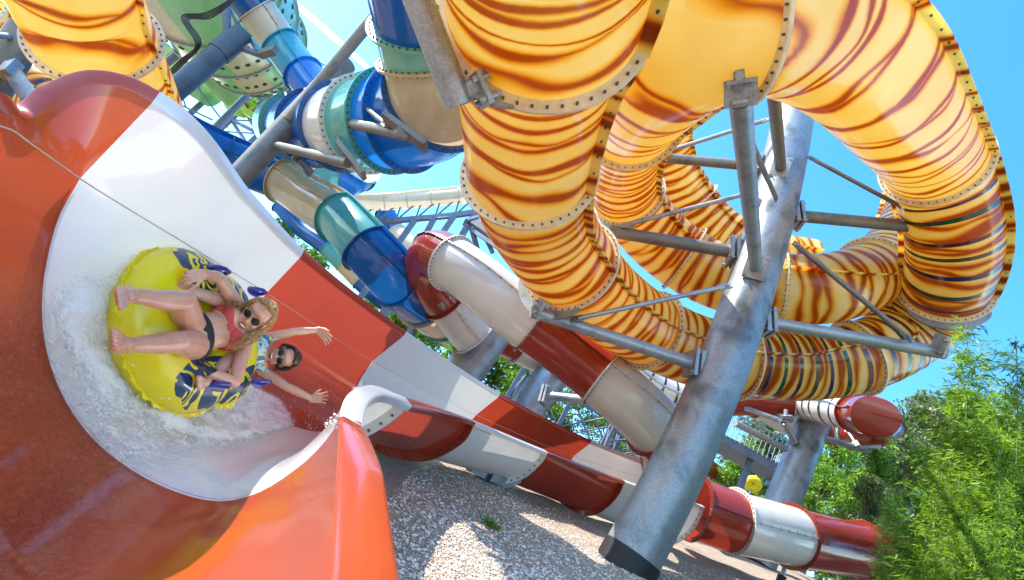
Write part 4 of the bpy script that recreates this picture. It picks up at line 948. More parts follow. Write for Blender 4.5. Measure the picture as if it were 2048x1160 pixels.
def bamboo_protos():
    out = []
    for s in range(3):
        rs = np.random.RandomState(50 + s); cul = MB(); C = []; D = []; Sh = []
        H = 5.0
        for i in range(13):
            bx, by = rs.randn(2) * .28; an = rs.rand() * TAU; lean = .05 + .20 * rs.rand(); h = H * (.62 + .38 * rs.rand()); pts = []
            for k in range(9):
                f = k / 8; off = lean * h * f ** 2.2 * .55; pts.append(np.array([bx + math.cos(an) * off, by + math.sin(an) * off, h * f * (1 - .06 * f)]))
            cul.tube(pts, [.012 * (1 - .85 * k / 8) + .002 for k in range(9)], 5)
            for k in range(74):
                f = .10 + .90 * rs.rand() ** .8; i0 = min(int(f * 8), 7); p = pts[i0] * (1 - (f * 8 - i0)) + pts[i0 + 1] * (f * 8 - i0)
                a2 = rs.rand() * TAU; bl = (.20 + .30 * rs.rand()) * (1.1 - .7 * f); bd = np.array([math.cos(a2), math.sin(a2), .55 + .4 * rs.rand()])
                m = 15; sh = rs.rand()
                for q in range(m):
                    g = (q + .5) / m; pos = p + bd * bl * g - np.array([0, 0, .20 * bl * g * g]) + rs.randn(3) * .02
                    C.append(pos); Sh.append(sh); D.append(np.array([math.cos(a2), math.sin(a2), -.45]) + rs.randn(3) * .55)
        n = len(C); out.append((cul, leaves_mesh('bamboo_foliage', np.array(C), np.array(D), .065 + .065 * rs.rand(n), .011 + .009 * rs.rand(n), M['bam'], rs, np.array(Sh)), H))
    return out
BP = bamboo_protos()
BCM = []
for cul, me, H in BP:
    o = obj('stem', cul, M['culm']); BCM.append(o.data); bpy.data.objects.remove(o)
def put(kind, proto, px, py, d, lab, cat, group, hmin=1.0, mats=None, name='bamboo', rz=None, basez=None, wide=1.0):
    tip = at(px, py, d); me, stem, H = proto; g = ground_z(tip[0], tip[1]) - .05 if basez is None else basez; s = max(tip[2] - g, hmin) / H
    root = thing(name, (tip[0], tip[1], g), lab, cat, group); root.scale = (s * wide, s * wide, s); root.rotation_euler = (0, 0, rnd.random() * TAU if rz is None else rz)
    a = raw_obj('foliage', me, root); b = raw_obj(kind, stem, root); return root
BAM = [(2045, 578, 7.6, 'tallest feathery bamboo reaching up at the right edge of the picture'), (2010, 690, 8.2, 'feathery bamboo just below the tallest tip at the right edge'), (1975, 790, 8.8, 'bamboo clump whose ragged tip stands against blue sky right of the spiral'),
       (2095, 630, 6.6, 'dense bamboo filling the right edge under the tallest tip'), (2010, 800, 6.4, 'bright bamboo clump in the middle of the right-hand hedge'), (1965, 880, 7.6, 'bamboo with sunlit shoots at the left flank of the hedge'),
       (1925, 860, 10.0, 'slimmer bamboo behind the sunlit flank of the hedge'), (1880, 925, 10.5, 'low bamboo leaning toward the end of the closed tube'), (2080, 900, 5.4, 'near bamboo clump low at the right edge'), (1985, 960, 5.8, 'near bamboo clump with yellow-green tips low in the hedge'),
       (1945, 1010, 7.2, 'bamboo overhanging the end of the low closed tube'), (1850, 1020, 10.2, 'bamboo shoots at the foot of the hedge above the closed tube'), (2060, 1040, 4.8, 'nearest bamboo in the bottom right corner'), (1975, 1100, 6.0, 'bamboo at the bottom of the picture right of the closed tube'),
       (1815, 965, 12.5, 'feathery bamboo farther back between the hedge and the small trees'), (2150, 780, 6.0, 'bamboo mostly beyond the right edge of the picture'), (1885, 1085, 8.5, 'low shadowed bamboo hugging the end of the closed tube')]
for i, (px, py, d, lab) in enumerate(BAM): put('stem', (BP[i % 3][1], BCM[i % 3], BP[i % 3][2]), px, py, d, lab, 'bamboo', 'bamboo hedge on the right', 1.2)

def tree_proto(seed, H, cw_, mat, nleaf, lsize, trunk_h=.3, clumps=26, conic=0.0):
    rs = np.random.RandomState(seed); tr = MB(); tops = []
    tr.tube([np.array([0, 0, 0]), np.array([.04, .02, H * .2]), np.array([-.05, .05, H * .45]), np.array([.06, -.04, H * .75]), np.array([0, 0, H * .95])], [H * .028, H * .022, H * .017, H * .009, H * .002], 8)
    C = []; 
    for i in range(clumps):
        f = trunk_h + (1 - trunk_h) * ((i + rs.rand()) / clumps); an = rs.rand() * TAU * 3; prof = math.sin(math.pi * min(1, (f - trunk_h) / (1 - trunk_h) * .86 + .14)) ** .7 * (1 - conic * (f - trunk_h) / (1 - trunk_h))
        r = cw_ * prof * (.45 + .6 * rs.rand()); b0 = np.array([0, 0, H * f * .80]); e = np.array([math.cos(an) * r, math.sin(an) * r, H * f])
        tr.tube([b0, b0 * .5 + e * .5 + [0, 0, -.04 * H], e], [H * .008, H * .005, H * .002], 5)
        C.append((e, H * (.055 + .06 * rs.rand())))
    P = []; 
    per = nleaf // len(C)
    for e, rr in C:
        q = rs.randn(per, 3); q /= np.linalg.norm(q, axis=1)[:, None]; q *= (rs.rand(per, 1) ** .45); P.append(e + q * rr * np.array([1.25, 1.25, .85]))
    P = np.concatenate(P); n = len(P)
    return leaves_mesh('foliage', P, rs.randn(n, 3) + [0, 0, -.2], lsize * (.7 + .6 * rs.rand(n)), lsize * .55 * (.7 + .6 * rs.rand(n)), mat, rs), tr, H
TP = []
for a in [(1, 6, 2.0, M['leaf'], 7000, .17), (2, 6, 1.7, M['leaf'], 7000, .16), (3, 6, 1.5, M['olive'], 8000, .15, .2, 30, .4), (4, 6, 1.6, M['bam'], 8000, .16, .1, 30, .5)]:
    me, tr, H = tree_proto(*a); o = obj('trunk', tr, M['bark']); TP.append((me, o.data, H)); bpy.data.objects.remove(o)
TR = [(0, 582, 455, 40, 'round green treetop just above the white flume wall at left', 1.0), (1, 640, 508, 42, 'leafy tree in the gap left of the distant trough', 1.1), (0, 735, 600, 40, 'green tree below the blue trough over the red flume wall', 1.1), (1, 800, 625, 36, 'bright green tree under the beige and teal trough', 1.2),
      (0, 850, 640, 38, 'green tree behind the shaded pillar left side', 1.2), (1, 965, 675, 30, 'dark leafy tree between the two shaded pillars', 1.2), (0, 1030, 690, 32, 'leafy tree behind the slate-blue lattice tower', 1.3), (1, 1100, 715, 30, 'tree with sky gaps behind the dappled pillar', 1.2), (0, 1160, 760, 29, 'green tree behind the upper stairs of the lattice tower', 1.2), (1, 1230, 830, 27, 'shaded tree low behind the nearer steel frame', 1.2), (0, 1300, 850, 28, 'dark tree behind the end of the red and white tube', 1.2),
      (2, 1545, 820, 34, 'tall grey-green tree left of the sunlit pillar', .9), (3, 1500, 895, 30, 'yellow-green tree behind the stair platform', 1.0), (3, 1680, 865, 30, 'light green tree right of the sunlit pillar', .9), (2, 1715, 870, 38, 'dark conifer-like tree right of the sunlit pillar', .7), (3, 1655, 935, 24, 'bright low tree at the foot of the sunlit pillar', 1.1), (2, 1600, 900, 36, 'grey-green tree directly behind the sunlit pillar', 1.0),
      (2, 1805, 862, 24, 'grey-green tree with feathery top left of the bamboo', .8), (2, 1852, 800, 26, 'tall thin-topped tree behind the bamboo hedge', .7), (3, 1765, 905, 19, 'bright leafy tree at the left end of the bamboo hedge', .9), (2, 1745, 960, 17, 'low grey-green tree above the end of the closed tube', .9), (2, 1925, 800, 16, 'dark green tree deep inside the bamboo hedge', .9), (1, 2000, 870, 13, 'shadowy leafy tree behind the near bamboo', .9)]
for k, px, py, d, lab, wd in TR: put('trunk', TP[k], px, py, d, lab, 'tree', 'trees around the slides', 2.5, name='tree', wide=wd)
# distant wooded belt that closes the horizon
def belt():
    rs = np.random.RandomState(3); P = []
    for i in range(420):
        an = -1.9 + 3.1 * rs.rand(); r = 48 + 40 * rs.rand(); x, y = math.sin(an) * r, math.cos(an) * r; g = ground_z(x, y); h = 3.0 + 3 * rs.rand() - (1.5 if x < 0 else 0)
        q = rs.randn(130, 3); q /= np.linalg.norm(q, axis=1)[:, None]; P.append(np.array([x, y, g + h * .5]) + q * rs.rand(130, 1) ** .4 * np.array([2.4, 2.4, h * .5]))
    P = np.concatenate(P); n = len(P); me = leaves_mesh('wooded_belt', P, rs.randn(n, 3), .5 * (.7 + .6 * rs.rand(n)), .35 * (.7 + .6 * rs.rand(n)), M['leaf'], rs)
    tag(raw_obj('wooded_belt', me), 'far-off belt of green woodland closing the view behind the slides', kind='stuff')
belt()
# small weed on the gravel
c = at(985, 1042, 5.6); rs = np.random.RandomState(9); n = 70; g = ground_z(c[0], c[1]); an = rs.rand(n) * TAU
for i, (lab, dx) in enumerate([('small green weed growing in the sunlit gravel', 0)]):
    C = np.stack([c[0] + .05 * rs.randn(n), c[1] + .05 * rs.randn(n), np.full(n, g)], 1); D = np.stack([np.cos(an), np.sin(an), .7 + .6 * rs.rand(n)], 1)
    tag(raw_obj('weed', leaves_mesh('weed', C, D, .10 + .07 * rs.rand(n), .014 + 0 * rs.rand(n), M['leaf'], rs)), lab, 'weed')
# ------------------------------------------------------------------ raft, riders, white water
RA = unit([.074, -.225, -.97]); RN = np.array([.985, .165, .0]); RN = unit(RN - (RN @ RA) * RA); RT = np.cross(RN, RA)      # along, up from the wall, across (down in the picture)
if RT[1] > 0: RT = -RT
CF = np.array([-2.02, -.245, -3.16])
def rl(a, t, n): return camw(CF + RA * a + RT * t + RN * n)
raft = thing('raft', rl(.3, 0, -.2), 'yellow double inflatable raft with navy swirl patches riding up the white flume wall', 'raft')
def raft_mat():
    m, t, N, L = newmat('yellow_vinyl_with_navy_print'); tc = N('TexCoord'); sp = N('SeparateXYZ'); L(tc.outputs['UV'], sp.inputs[0])
    a = sp.outputs[0]; tt = mth(N, L, 'ABSOLUTE', sp.outputs[1])
    def ell(ca, ra, ct, rt):
        x = mth(N, L, 'DIVIDE', mth(N, L, 'SUBTRACT', a, ca), ra); y = mth(N, L, 'DIVIDE', mth(N, L, 'SUBTRACT', tt, ct), rt)
        return mth(N, L, 'ADD', mth(N, L, 'MULTIPLY', x, x), mth(N, L, 'MULTIPLY', y, y))
    e = mth(N, L, 'MINIMUM', ell(.10, .37, .345, .17), ell(.56, .20, .33, .14))
    nz = N('TexNoise', Scale=4.2, Detail=.5, Distortion=1.1); L(tc.outputs['UV'], nz.inputs['Vector'])
    band = mth(N, L, 'FRACT', mth(N, L, 'MULTIPLY', nz.outputs[0], 6.5)); on_ = mth(N, L, 'LESS_THAN', band, .60)
    nz2 = N('TexNoise', Scale=9.0, Detail=1.0); L(tc.outputs['UV'], nz2.inputs['Vector'])
    ins = mth(N, L, 'LESS_THAN', mth(N, L, 'ADD', e, mth(N, L, 'MULTIPLY', nz2.outputs[0], .5)), 1.2)
    fac = mth(N, L, 'MULTIPLY', on_, ins)
    n3 = N('TexNoise', Scale=3.0, Detail=3.0); L(tc.outputs['Object'], n3.inputs['Vector'])
    y = ramp(N, [(.3, (.84, .66, .005)), (.7, (.92, .76, .008))]); L(n3.outputs[0], y.inputs[0])
    col = mixc(N, L, fac, y.outputs[0], (.008, .05, .13))
    finish(N, L, t, col, .26, .16, .4, bumpn(N, L, n3.outputs[0], .12, .03))
    return m
M['raft'] = raft_mat(); M['rblue'] = plain('dark_blue_plastic', (.012, .014, .22), .3, coat=.4)
def torus(ca, Rm, rm, nu=72, nv=24, sq=1.0):
    P = []; UV = []
    for i in range(nu + 1):
        u = TAU * i / nu; row = []; ur = []
        for j in range(nv + 1):
            v = TAU * j / nv; r = rm * (1 + .012 * math.sin(u * 24)); rr = Rm + r * math.cos(v); aa, tt, nn = ca + rr * math.cos(u), rr * math.sin(u) * sq, r * math.sin(v)
            row.append(rl(aa, tt, nn)); ur.append((aa, tt))
        P.append(row); UV.append(ur)
    mb = MB(); mb.grid(P, 0, UV); return mb
obj('tube', torus(0, .325, .175, sq=1.03), M['raft'], raft); obj('tube', torus(.37, .19, .125, sq=1.45), M['raft'], raft)
def weld_rim(ca, R, sq=1.0):
    mb = MB(); P = []
    for i in range(181):
        u = TAU * i / 180; q = .018 + .007 * math.sin(u * 46); w_ = .008 * math.sin(u * 33)
        P.append([rl(ca + (R + e) * math.cos(u), (R + e) * math.sin(u) * sq, z) for e, z in ((-.012, .004), (q, .002 + w_), (q, -.003 + w_), (-.012, -.004))])
    mb.grid(P, 0); obj('weld_rim', mb, M['raft'], raft)
weld_rim(0, .5, 1.03); weld_rim(.37, .315, 1.45)
mb = MB(); mb.add([rl(.36 * math.cos(TAU * i / 30), .36 * math.sin(TAU * i / 30), -.09) for i in range(30)], [tuple(range(30))]); obj('floor', mb, M['raft'], raft)
for (a0, t0) in ((.06, -.37), (.06, .37), (.50, -.33), (.50, .33)):
    pad = MB(); pad.sphere(rl(a0, t0, .165), camw(RA) * .085, camw(RT) * .038, camw(RN) * .014, 16, 8); hd = obj('handle', pad, M['rblue'], raft)
    g = MB(); g.tube([rl(a0 - .085, t0, .17), rl(a0 - .07, t0, .215), rl(a0, t0, .232), rl(a0 + .07, t0, .215), rl(a0 + .085, t0, .17)], .014, 10); obj('grip', g, M['rblue'], hd)

# ---- bodies: rounded volumes merged into one continuous skin
def capsule(mb, p, r1, q, r2, n=14):
    p = np.asarray(p, float); q = np.asarray(q, float); t = q - p; L = np.linalg.norm(t); t = t / max(L, 1e-9); a = unit(np.cross(t, [.3, .5, .81])); b = np.cross(t, a); P = []
    for i in range(7): th = -math.pi / 2 + math.pi / 2 * i / 6; P.append((p + t * r1 * math.sin(th), r1 * math.cos(th)))
    for i in range(1, 4): f = i / 4; P.append((p + (q - p) * f, r1 + (r2 - r1) * f))
    for i in range(7): th = math.pi / 2 * i / 6; P.append((q + t * r2 * math.sin(th), r2 * math.cos(th)))
    mb.grid([[c + max(r, 1e-4) * (math.cos(TAU * j / n) * a + math.sin(TAU * j / n) * b) for j in range(n + 1)] for c, r in P], 0)
def ellip(mb, c, ax, ay, az, rx, ry, rz): mb.sphere(c, ax * rx, ay * ry, az * rz, 20, 14)
def limb(mb, pts):
    for (p, r), (q, s) in zip(pts[:-1], pts[1:]): capsule(mb, p, r, q, s)
def hand(mb, wr, d, wdir, nrm, sc=1.0, curl=.5, spread=.12, thumb=1):
    """wr wrist, d towards the fingers, wdir across the palm towards the thumb, nrm out of the palm (fingers curl that way)"""
    d, wdir, nrm = unit(d), unit(wdir), unit(nrm)
    for o in (-.030, -.010, .010, .028): capsule(mb, wr + wdir * o * .6 * sc, .017 * sc, wr + d * .080 * sc + wdir * o * sc, .0125 * sc)
    for i, (o, ln) in enumerate(((.030, .072), (.010, .082), (-.010, .076), (-.029, .060))):
        p = wr + d * .082 * sc + wdir * o * sc; an = curl * (.7 + .12 * i); dd = d + wdir * spread * (1.5 - i) * .5; l = ln * sc / 3
        for q in range(3):
            ang = an * (q + .6); v = unit(dd) * math.cos(ang) + nrm * math.sin(ang); e = p + v * l * (1.15 - .12 * q); capsule(mb, p, (.0092 - .0008 * q) * sc, e, (.0086 - .0008 * q) * sc, 10); p = e
    p = wr + d * .022 * sc + wdir * .030 * sc * thumb; v = unit(d * .75 + wdir * .75 * thumb + nrm * .35)
    e = p + v * .042 * sc; capsule(mb, p, .014 * sc, e, .011 * sc, 10); v2 = unit(v + d * .5 + nrm * .5 * curl); e2 = e + v2 * .032 * sc; capsule(mb, e, .0108 * sc, e2, .009 * sc, 10); capsule(mb, e2, .009 * sc, e2 + unit(v2 + d * .3) * .02 * sc, .0078 * sc, 10)
def footm(mb, ank, heel, toe, wdir, top, sc=1.0, big=1):
    """wdir towards the big toe, top out of the instep"""
    d = unit(toe - heel); wdir = unit(wdir - (wdir @ d) * d); top = unit(top - (top @ d) * d - (top @ wdir) * wdir); L = np.linalg.norm(toe - heel)
    capsule(mb, ank, .036 * sc, heel + top * .012, .034 * sc); capsule(mb, ank, .034 * sc, heel + d * L * .42 + top * .022, .030 * sc)
    for o, r in ((.024, .023), (.0, .022), (-.024, .020)): capsule(mb, heel + d * L * .12 + wdir * o * .5, .028 * sc, heel + d * L * .72 + wdir * o * sc, r * sc)
    for i in range(5):
        o = (.034 - .0165 * i) * sc; p = heel + d * L * (.80 - .025 * i - (.02 if i == 4 else 0)) + wdir * o; r = (.0138, .0100, .0096, .0092, .0086)[i] * sc; ln = (.030, .032, .028, .023, .018)[i] * sc
        m1 = p + d * ln * .6 + top * .004; capsule(mb, p - d * .02, r, m1, r, 10); capsule(mb, m1, r, m1 + d * ln * .55 - top * .006, r * .95, 10)
def head(mb, c, up, fw, sc=1.0, smile=False):
    up = unit(up); fw = unit(fw - (fw @ up) * up); rt = np.cross(fw, up)
    P = lambda x, y, z: c + (rt * x + fw * y + up * z) * sc
    E = lambda x, y, z, a, b, d: ellip(mb, P(x, y, z), rt, fw, up, a * sc, b * sc, d * sc)
    E(0, -.012, .038, .074, .094, .082); E(0, .022, -.038, .060, .066, .078); E(0, .030, -.070, .046, .052, .044); E(0, .064, -.098, .022, .020, .018)
    E(0, .056, .050, .052, .034, .034)                                                                        # brow and forehead
    for s in (-1, 1):
        E(.034 * s, .062, -.028, .024, .024, .022); E(.050 * s, .004, -.078, .016, .034, .022); E(.075 * s, -.008, -.006, .010, .019, .030)
    capsule(mb, P(0, .082, .020), .0085 * sc, P(0, .103, -.022), .0115 * sc, 10)
    for s in (-1, 1): E(.011 * s, .094, -.026, .009, .009, .008)
    E(0, .074, -.058, .026, .018, .018)
    return P, rt, fw, up
def bake_body(name, mb, mat, parent, voxel=.0042, smooth=3):
    me = bpy.data.meshes.new('tmp'); me.from_pydata([tuple(v) for v in mb.v], [], mb.f); me.update(); o = bpy.data.objects.new('tmp', me); COL.objects.link(o)
    r = o.modifiers.new('r', 'REMESH'); r.mode = 'VOXEL'; r.voxel_size = voxel; s = o.modifiers.new('s', 'SMOOTH'); s.iterations = smooth; s.factor = .5
    dg = bpy.context.evaluated_depsgraph_get(); dg.update(); out = bpy.data.meshes.new_from_object(o.evaluated_get(dg)); bpy.data.objects.remove(o)
    n = len(out.vertices); co = np.empty(n * 3); out.vertices.foreach_get('co', co); co = co.reshape(-1, 3); no = np.empty(n * 3); out.vertices.foreach_get('normal', no); no = no.reshape(-1, 3)
    fv = [tuple(p.vertices) for p in out.polygons]; bpy.data.meshes.remove(out)
    m2 = bpy.data.meshes.new(name); m2.from_pydata((co - wpos(parent)).tolist(), [], fv); m2.materials.append(mat); m2.polygons.foreach_set('use_smooth', [True] * len(fv)); m2.update()
    return raw_obj(name, m2, parent), co, no, fv
def garment(name, co, no, fv, sel, mat, parent, off=.005):
    keep = [f for f in fv if all(sel[i] for i in f)]
    ids = sorted({i for f in keep for i in f}); mp = {i: k for k, i in enumerate(ids)}; ix = np.array(ids); V = co[ix] + no[ix] * off; V2 = co[ix] - no[ix] * .002; n = len(ids)
    F1 = [tuple(mp[i] for i in f) for f in keep]; cnt = {}
    for f in F1:
        for a, b in zip(f, f[1:] + f[:1]): cnt[(a, b)] = cnt.get((a, b), 0) + 1
    edge = [(a, b) for (a, b) in cnt if (b, a) not in cnt]
    # even out the cut edge
    nb = {}
    for a, b in edge: nb.setdefault(a, []).append(b); nb.setdefault(b, []).append(a)
    for _ in range(6):
        V0 = V.copy()
        for a, l in nb.items():
            if len(l) >= 2: V[a] = V0[a] * .4 + .6 * np.mean([V0[i] for i in l], axis=0)
    Fs = F1 + [(b, a, a + n, b + n) for a, b in edge]
    me = bpy.data.meshes.new(name); me.from_pydata((np.concatenate([V, V2]) - wpos(parent)).tolist(), [], Fs); me.materials.append(mat); me.polygons.foreach_set('use_smooth', [True] * len(Fs)); me.update()
    return raw_obj(name, me, parent)
def skinmat(name, c):
    m, t, N, L = newmat(name); tc = N('TexCoord'); n1 = N('TexNoise', Scale=9.0, Detail=4.0); L(tc.outputs['Object'], n1.inputs['Vector'])
    r = ramp(N, [(.3, (c[0] * .86, c[1] * .72, c[2] * .68)), (.7, c)]); L(n1.outputs[0], r.inputs[0]); n2 = N('TexNoise', Scale=160.0, Detail=2.0); L(tc.outputs['Object'], n2.inputs['Vector'])
    p = finish(N, L, t, r.outputs[0], .33, 0, .25, bumpn(N, L, n2.outputs[0], .08, .003)); p.inputs['Subsurface Weight'].default_value = .12; p.inputs['Subsurface Radius'].default_value = (.012, .005, .003); p.inputs['Subsurface Scale'].default_value = 1.0
    return m
M['skin'] = skinmat('fair_skin', (.66, .34, .215)); M['skin2'] = skinmat('tanned_skin', (.64, .35, .23))  # each rider's own skin tone, mottled at random
M['lips'] = plain('lips', (.42, .06, .05), .35); M['lens'] = plain('dark_lens', (.010, .006, .008), .15, coat=.3); M['gold'] = plain('gold_frame', (.55, .38, .16), .3, .8); M['teeth'] = plain('teeth', (.75, .72, .66), .3); M['mouth'] = plain('mouth_dark', (.09, .012, .012), .5)
M['coral'] = plain('coral_red_fabric', (.55, .050, .045), .7); M['blackf'] = plain('black_fabric', (.012, .012, .015), .6)
M['blonde'] = plain('blonde_hair', (.46, .25, .09), .45, noise=.5, nscale=60); M['brown'] = plain('dark_brown_hair', (.035, .016, .008), .35, noise=.3, nscale=60)
def shirtmat():
    m, t, N, L = newmat('pale_blue_leaf_print'); tc = N('TexCoord'); v = N('TexVoronoi', Scale=16.0); L(tc.outputs['Object'], v.inputs['Vector']); n = N('TexNoise', Scale=14.0, Distortion=1.0); L(tc.outputs['Object'], n.inputs['Vector'])
    r = ramp(N, [(.0, (.42, .58, .68)), (.47, (.42, .58, .68)), (.48, (.02, .14, .20)), (.54, (.02, .14, .20)), (.55, (.66, .56, .20)), (.60, (.66, .56, .20)), (.61, (.45, .60, .70))], 'CONSTANT'); L(n.outputs[0], r.inputs[0]); finish(N, L, t, r.outputs[0], .7); return m
M['shirt'] = shirtmat()
def glasses(P, root, sc, lens_mat, frame_mat, rx=.027, rz=.026):
    fr = MB(); 
    g = None
    mbL = []
    for s in (-1, 1):
        lens = MB(); c0 = P(.033 * s, .096, .012); rt = unit(P(1, 0, 0) - P(0, 0, 0)); fw = unit(P(0, 1, 0) - P(0, 0, 0)); up = unit(P(0, 0, 1) - P(0, 0, 0))
        nrm = unit(fw + rt * .18 * s); r2 = unit(rt - (rt @ nrm) * nrm)
        ellip(lens, c0, r2, nrm, up, rx * sc, .006 * sc, rz * sc); mbL.append(lens)
        fr.tube([c0 + (r2 * math.cos(TAU * i / 20) * rx * 1.04 + up * math.sin(TAU * i / 20) * rz * 1.04) * sc for i in range(21)], .0026 * sc, 6, cap=False)
        fr.tube([P(.060 * s, .084, .018), P(.076 * s, .03, .014), P(.078 * s, -.015, .004)], .003 * sc, 6)
    fr.tube([P(-.008, .099, .016), P(0, .101, .020), P(.008, .099, .016)], .0028 * sc, 6)
    g = obj('sunglasses', fr, frame_mat, root)
    for l in mbL: obj('lens', l, lens_mat, g)
px = lambda x, y, d: at(x, y, d)

# ---- the woman in front
wm = thing('person', px(383, 672, 3.05), 'blonde rider in coral bikini top and round sunglasses, legs stretched over the raft front', 'person', 'riders on the yellow raft')
b = MB()
PEL, NECK = px(384, 669, 3.02), px(477, 650, 3.40)
WAI = PEL + (NECK - PEL) * .38; CHE = PEL + (NECK - PEL) * .70
tax = unit(NECK - PEL); lat = unit(px(488, 700, 3.36) - px(470, 603, 3.36)); lat = unit(lat - (lat @ tax) * tax); frn = np.cross(tax, lat); frn = frn if frn @ (-CHE) > 0 else -frn
ellip(b, PEL, lat, frn, tax, .160, .100, .125); ellip(b, WAI, lat, frn, tax, .118, .086, .15); ellip(b, CHE, lat, frn, tax, .142, .094, .135); ellip(b, PEL + tax * .02 - frn * .03, lat, frn, tax, .15, .10, .12)
ellip(b, NECK - tax * .045, lat, frn, tax, .13, .052, .055)
for s in (-1, 1): ellip(b, CHE + lat * .066 * s + frn * .068 - tax * .005, lat, frn, tax, .062, .056, .062)
hipU, hipL = px(374, 648, 3.02), px(389, 692, 3.02)
kU, aU = px(369, 601, 2.68), px(262, 591, 2.31); kL, aL = px(357, 683, 2.66), px(255, 690, 2.29)
for h, k, a_ in ((hipU, kU, aU), (hipL, kL, aL)):
    limb(b, [(h, .092), (h + (k - h) * .5, .080), (k, .056)]); cb = unit(np.cross(k - a_, np.cross(k - h, k - a_)));  cb = cb if cb @ (camw(RN)) < 0 else -cb
    limb(b, [(k, .056), (k + (a_ - k) * .32 + cb * .012, .056), (k + (a_ - k) * .68 + cb * .004, .042), (a_, .034)]); ellip(b, k + camw(RN) * .008, lat, frn, tax, .048, .048, .048)
footm(b, aU, px(250, 586, 2.28), px(238, 599, 2.07), px(243, 615, 2.1) - px(236, 585, 2.1), camw((.9, .1, .2)), 1.0)
footm(b, aL, px(243, 693, 2.26), px(226, 677, 2.06), px(226, 650, 2.1) - px(226, 700, 2.1), camw((.9, .1, .2)), 1.0)
sU, eU, wU = px(472, 606, 3.34), px(437, 554, 3.18), px(408, 549, 3.01); sL, eL, wL = px(488, 698, 3.34), px(469, 765, 3.18), px(409, 741, 3.04)
for s_, e_, w_ in ((sU, eU, wU), (sL, eL, wL)):
    capsule(b, NECK - tax * .06, .05, s_, .050); limb(b, [(s_, .048), (s_ + (e_ - s_) * .5, .043), (e_, .035), (e_ + (w_ - e_) * .35, .037), (w_, .0245)])
hand(b, wU, px(386, 552, 2.94) - wU, camw((.1, -1, .1)), camw((-.7, -.2, -.4)), .96, .75)
hand(b, wL, px(386, 741, 2.95) - wL, camw((.1, 1, .1)), camw((-.7, .2, -.4)), .96, .75)
HW = px(513, 632, 3.36); hup = px(548, 603, 3.36) - HW; hfw = -HW + camw((-.30, .12, 0)) * 1.4
Pw, rtw, fww, upw = head(b, HW, hup, hfw, 1.07)
capsule(b, NECK - tax * .02, .056, Pw(0, -.022, -.055), .054)
_, co, no, fv = bake_body('body', b, M['skin'], wm)
rel = co - PEL; s_ = rel @ tax / np.linalg.norm(NECK - PEL); la = rel @ lat; ft = rel @ frn
dU = (co - hipU) @ unit(kU - hipU); dL = (co - hipL) @ unit(kL - hipL)
inU = (np.linalg.norm(co - hipU - np.outer(np.clip(dU, 0, 1), unit(kU - hipU)), axis=1) < .10); inL = (np.linalg.norm(co - hipL - np.outer(np.clip(dL, 0, 1), unit(kL - hipL)), axis=1) < .10)
sel = (s_ < .20) & (s_ > -.6) & (np.linalg.norm(rel, axis=1) < .26) & ~(inU & (dU > .055)) & ~(inL & (dL > .055)); garment('bikini_bottom', co, no, fv, sel, M['blackf'], wm)
armd = np.minimum(np.linalg.norm(co - (sU + eU) / 2, axis=1), np.linalg.norm(co - (sL + eL) / 2, axis=1))
sel = (s_ > .53 - .05 * (np.abs(la) < .02)) & (s_ < np.where(ft > .02, .86 - 1.9 * np.abs(np.abs(la) - .065), .70)) & (np.abs(la) < .165) & (armd > .10) & (np.linalg.norm(co - HW, axis=1) > .155); garment('bikini_top', co, no, fv, sel, M['coral'], wm, .007)
mb = MB()
for s in (-1, 1): mb.tube([CHE + lat * .075 * s + frn * .118 + tax * .03, CHE + lat * .085 * s + frn * .085 + tax * .11, NECK + lat * .085 * s + frn * .035 - tax * .02, NECK + lat * .07 * s - frn * .05 - tax * .02], .006, 6)
obj('strap', mb, M['coral'], wm)
mb = MB(); sc = 1.07; ellip(mb, Pw(0, .092, -.053), rtw, fww, upw, .024 * sc, .008 * sc, .0055 * sc); ellip(mb, Pw(0, .090, -.070), rtw, fww, upw, .021 * sc, .009 * sc, .007 * sc); mth_ = obj('mouth', mb, M['lips'], wm)
mb = MB(); ellip(mb, Pw(0, .0935, -.0615), rtw, fww, upw, .018 * sc, .006 * sc, .0055 * sc); obj('teeth', mb, M['teeth'], mth_)
glasses(Pw, wm, 1.07, M['lens'], M['gold'])
def hair(name, P, root, mat, ends, seed, n=240, r=.0042, sc=1.0, cap=True, line=.02, wav=.012):
    rs = np.random.RandomState(seed); mb = MB()
    if cap:
        G = []
        for i in range(15):
            th = math.pi * .86 * i / 14; row = []
            for j in range(33):
                ph = TAU * j / 32; x, y, z = math.sin(th) * math.cos(ph), math.sin(th) * math.sin(ph), math.cos(th)
                f = 1.0
                if y > 0: z = max(z, .40 + .50 * y * y); 
                row.append(P(.082 * x * (1 + .02 * math.sin(ph * 9)), -.018 + .100 * y * f - (.010 if y > 0 else 0), .040 + .090 * z))
            G.append(row)
        mb.grid(G, 0)
    for i in range(n):
        ph = rs.rand() * TAU; th = math.acos(1 - rs.rand() * 1.05); x, y, z = math.sin(th) * math.cos(ph), math.sin(th) * math.sin(ph), math.cos(th)
        if y > .45 and z < .62: continue
        p0 = P(.080 * x, -.018 + .098 * y, .042 + .088 * z); side = 0 if x < 0 else 1
        e = ends[side](rs); k0 = P(.094 * (1 if x > 0 else -1) * (.75 + .35 * rs.rand()), -.01 - .05 * rs.rand(), -.045 + .03 * rs.rand())
        ctr = [p0, p0 * .45 + k0 * .55 + (P(x, y, z) - P(0, 0, 0)) * .018, k0, k0 * .5 + e * .5 + rs.randn(3) * wav, e + rs.randn(3) * wav]; pts = [crom(ctr, k) for k in np.linspace(0, 4, 11)]
        mb.tube(pts, [r * (1 - .75 * (q / 10) ** 2) for q in range(11)], 4)
    return obj(name, mb, mat, root)
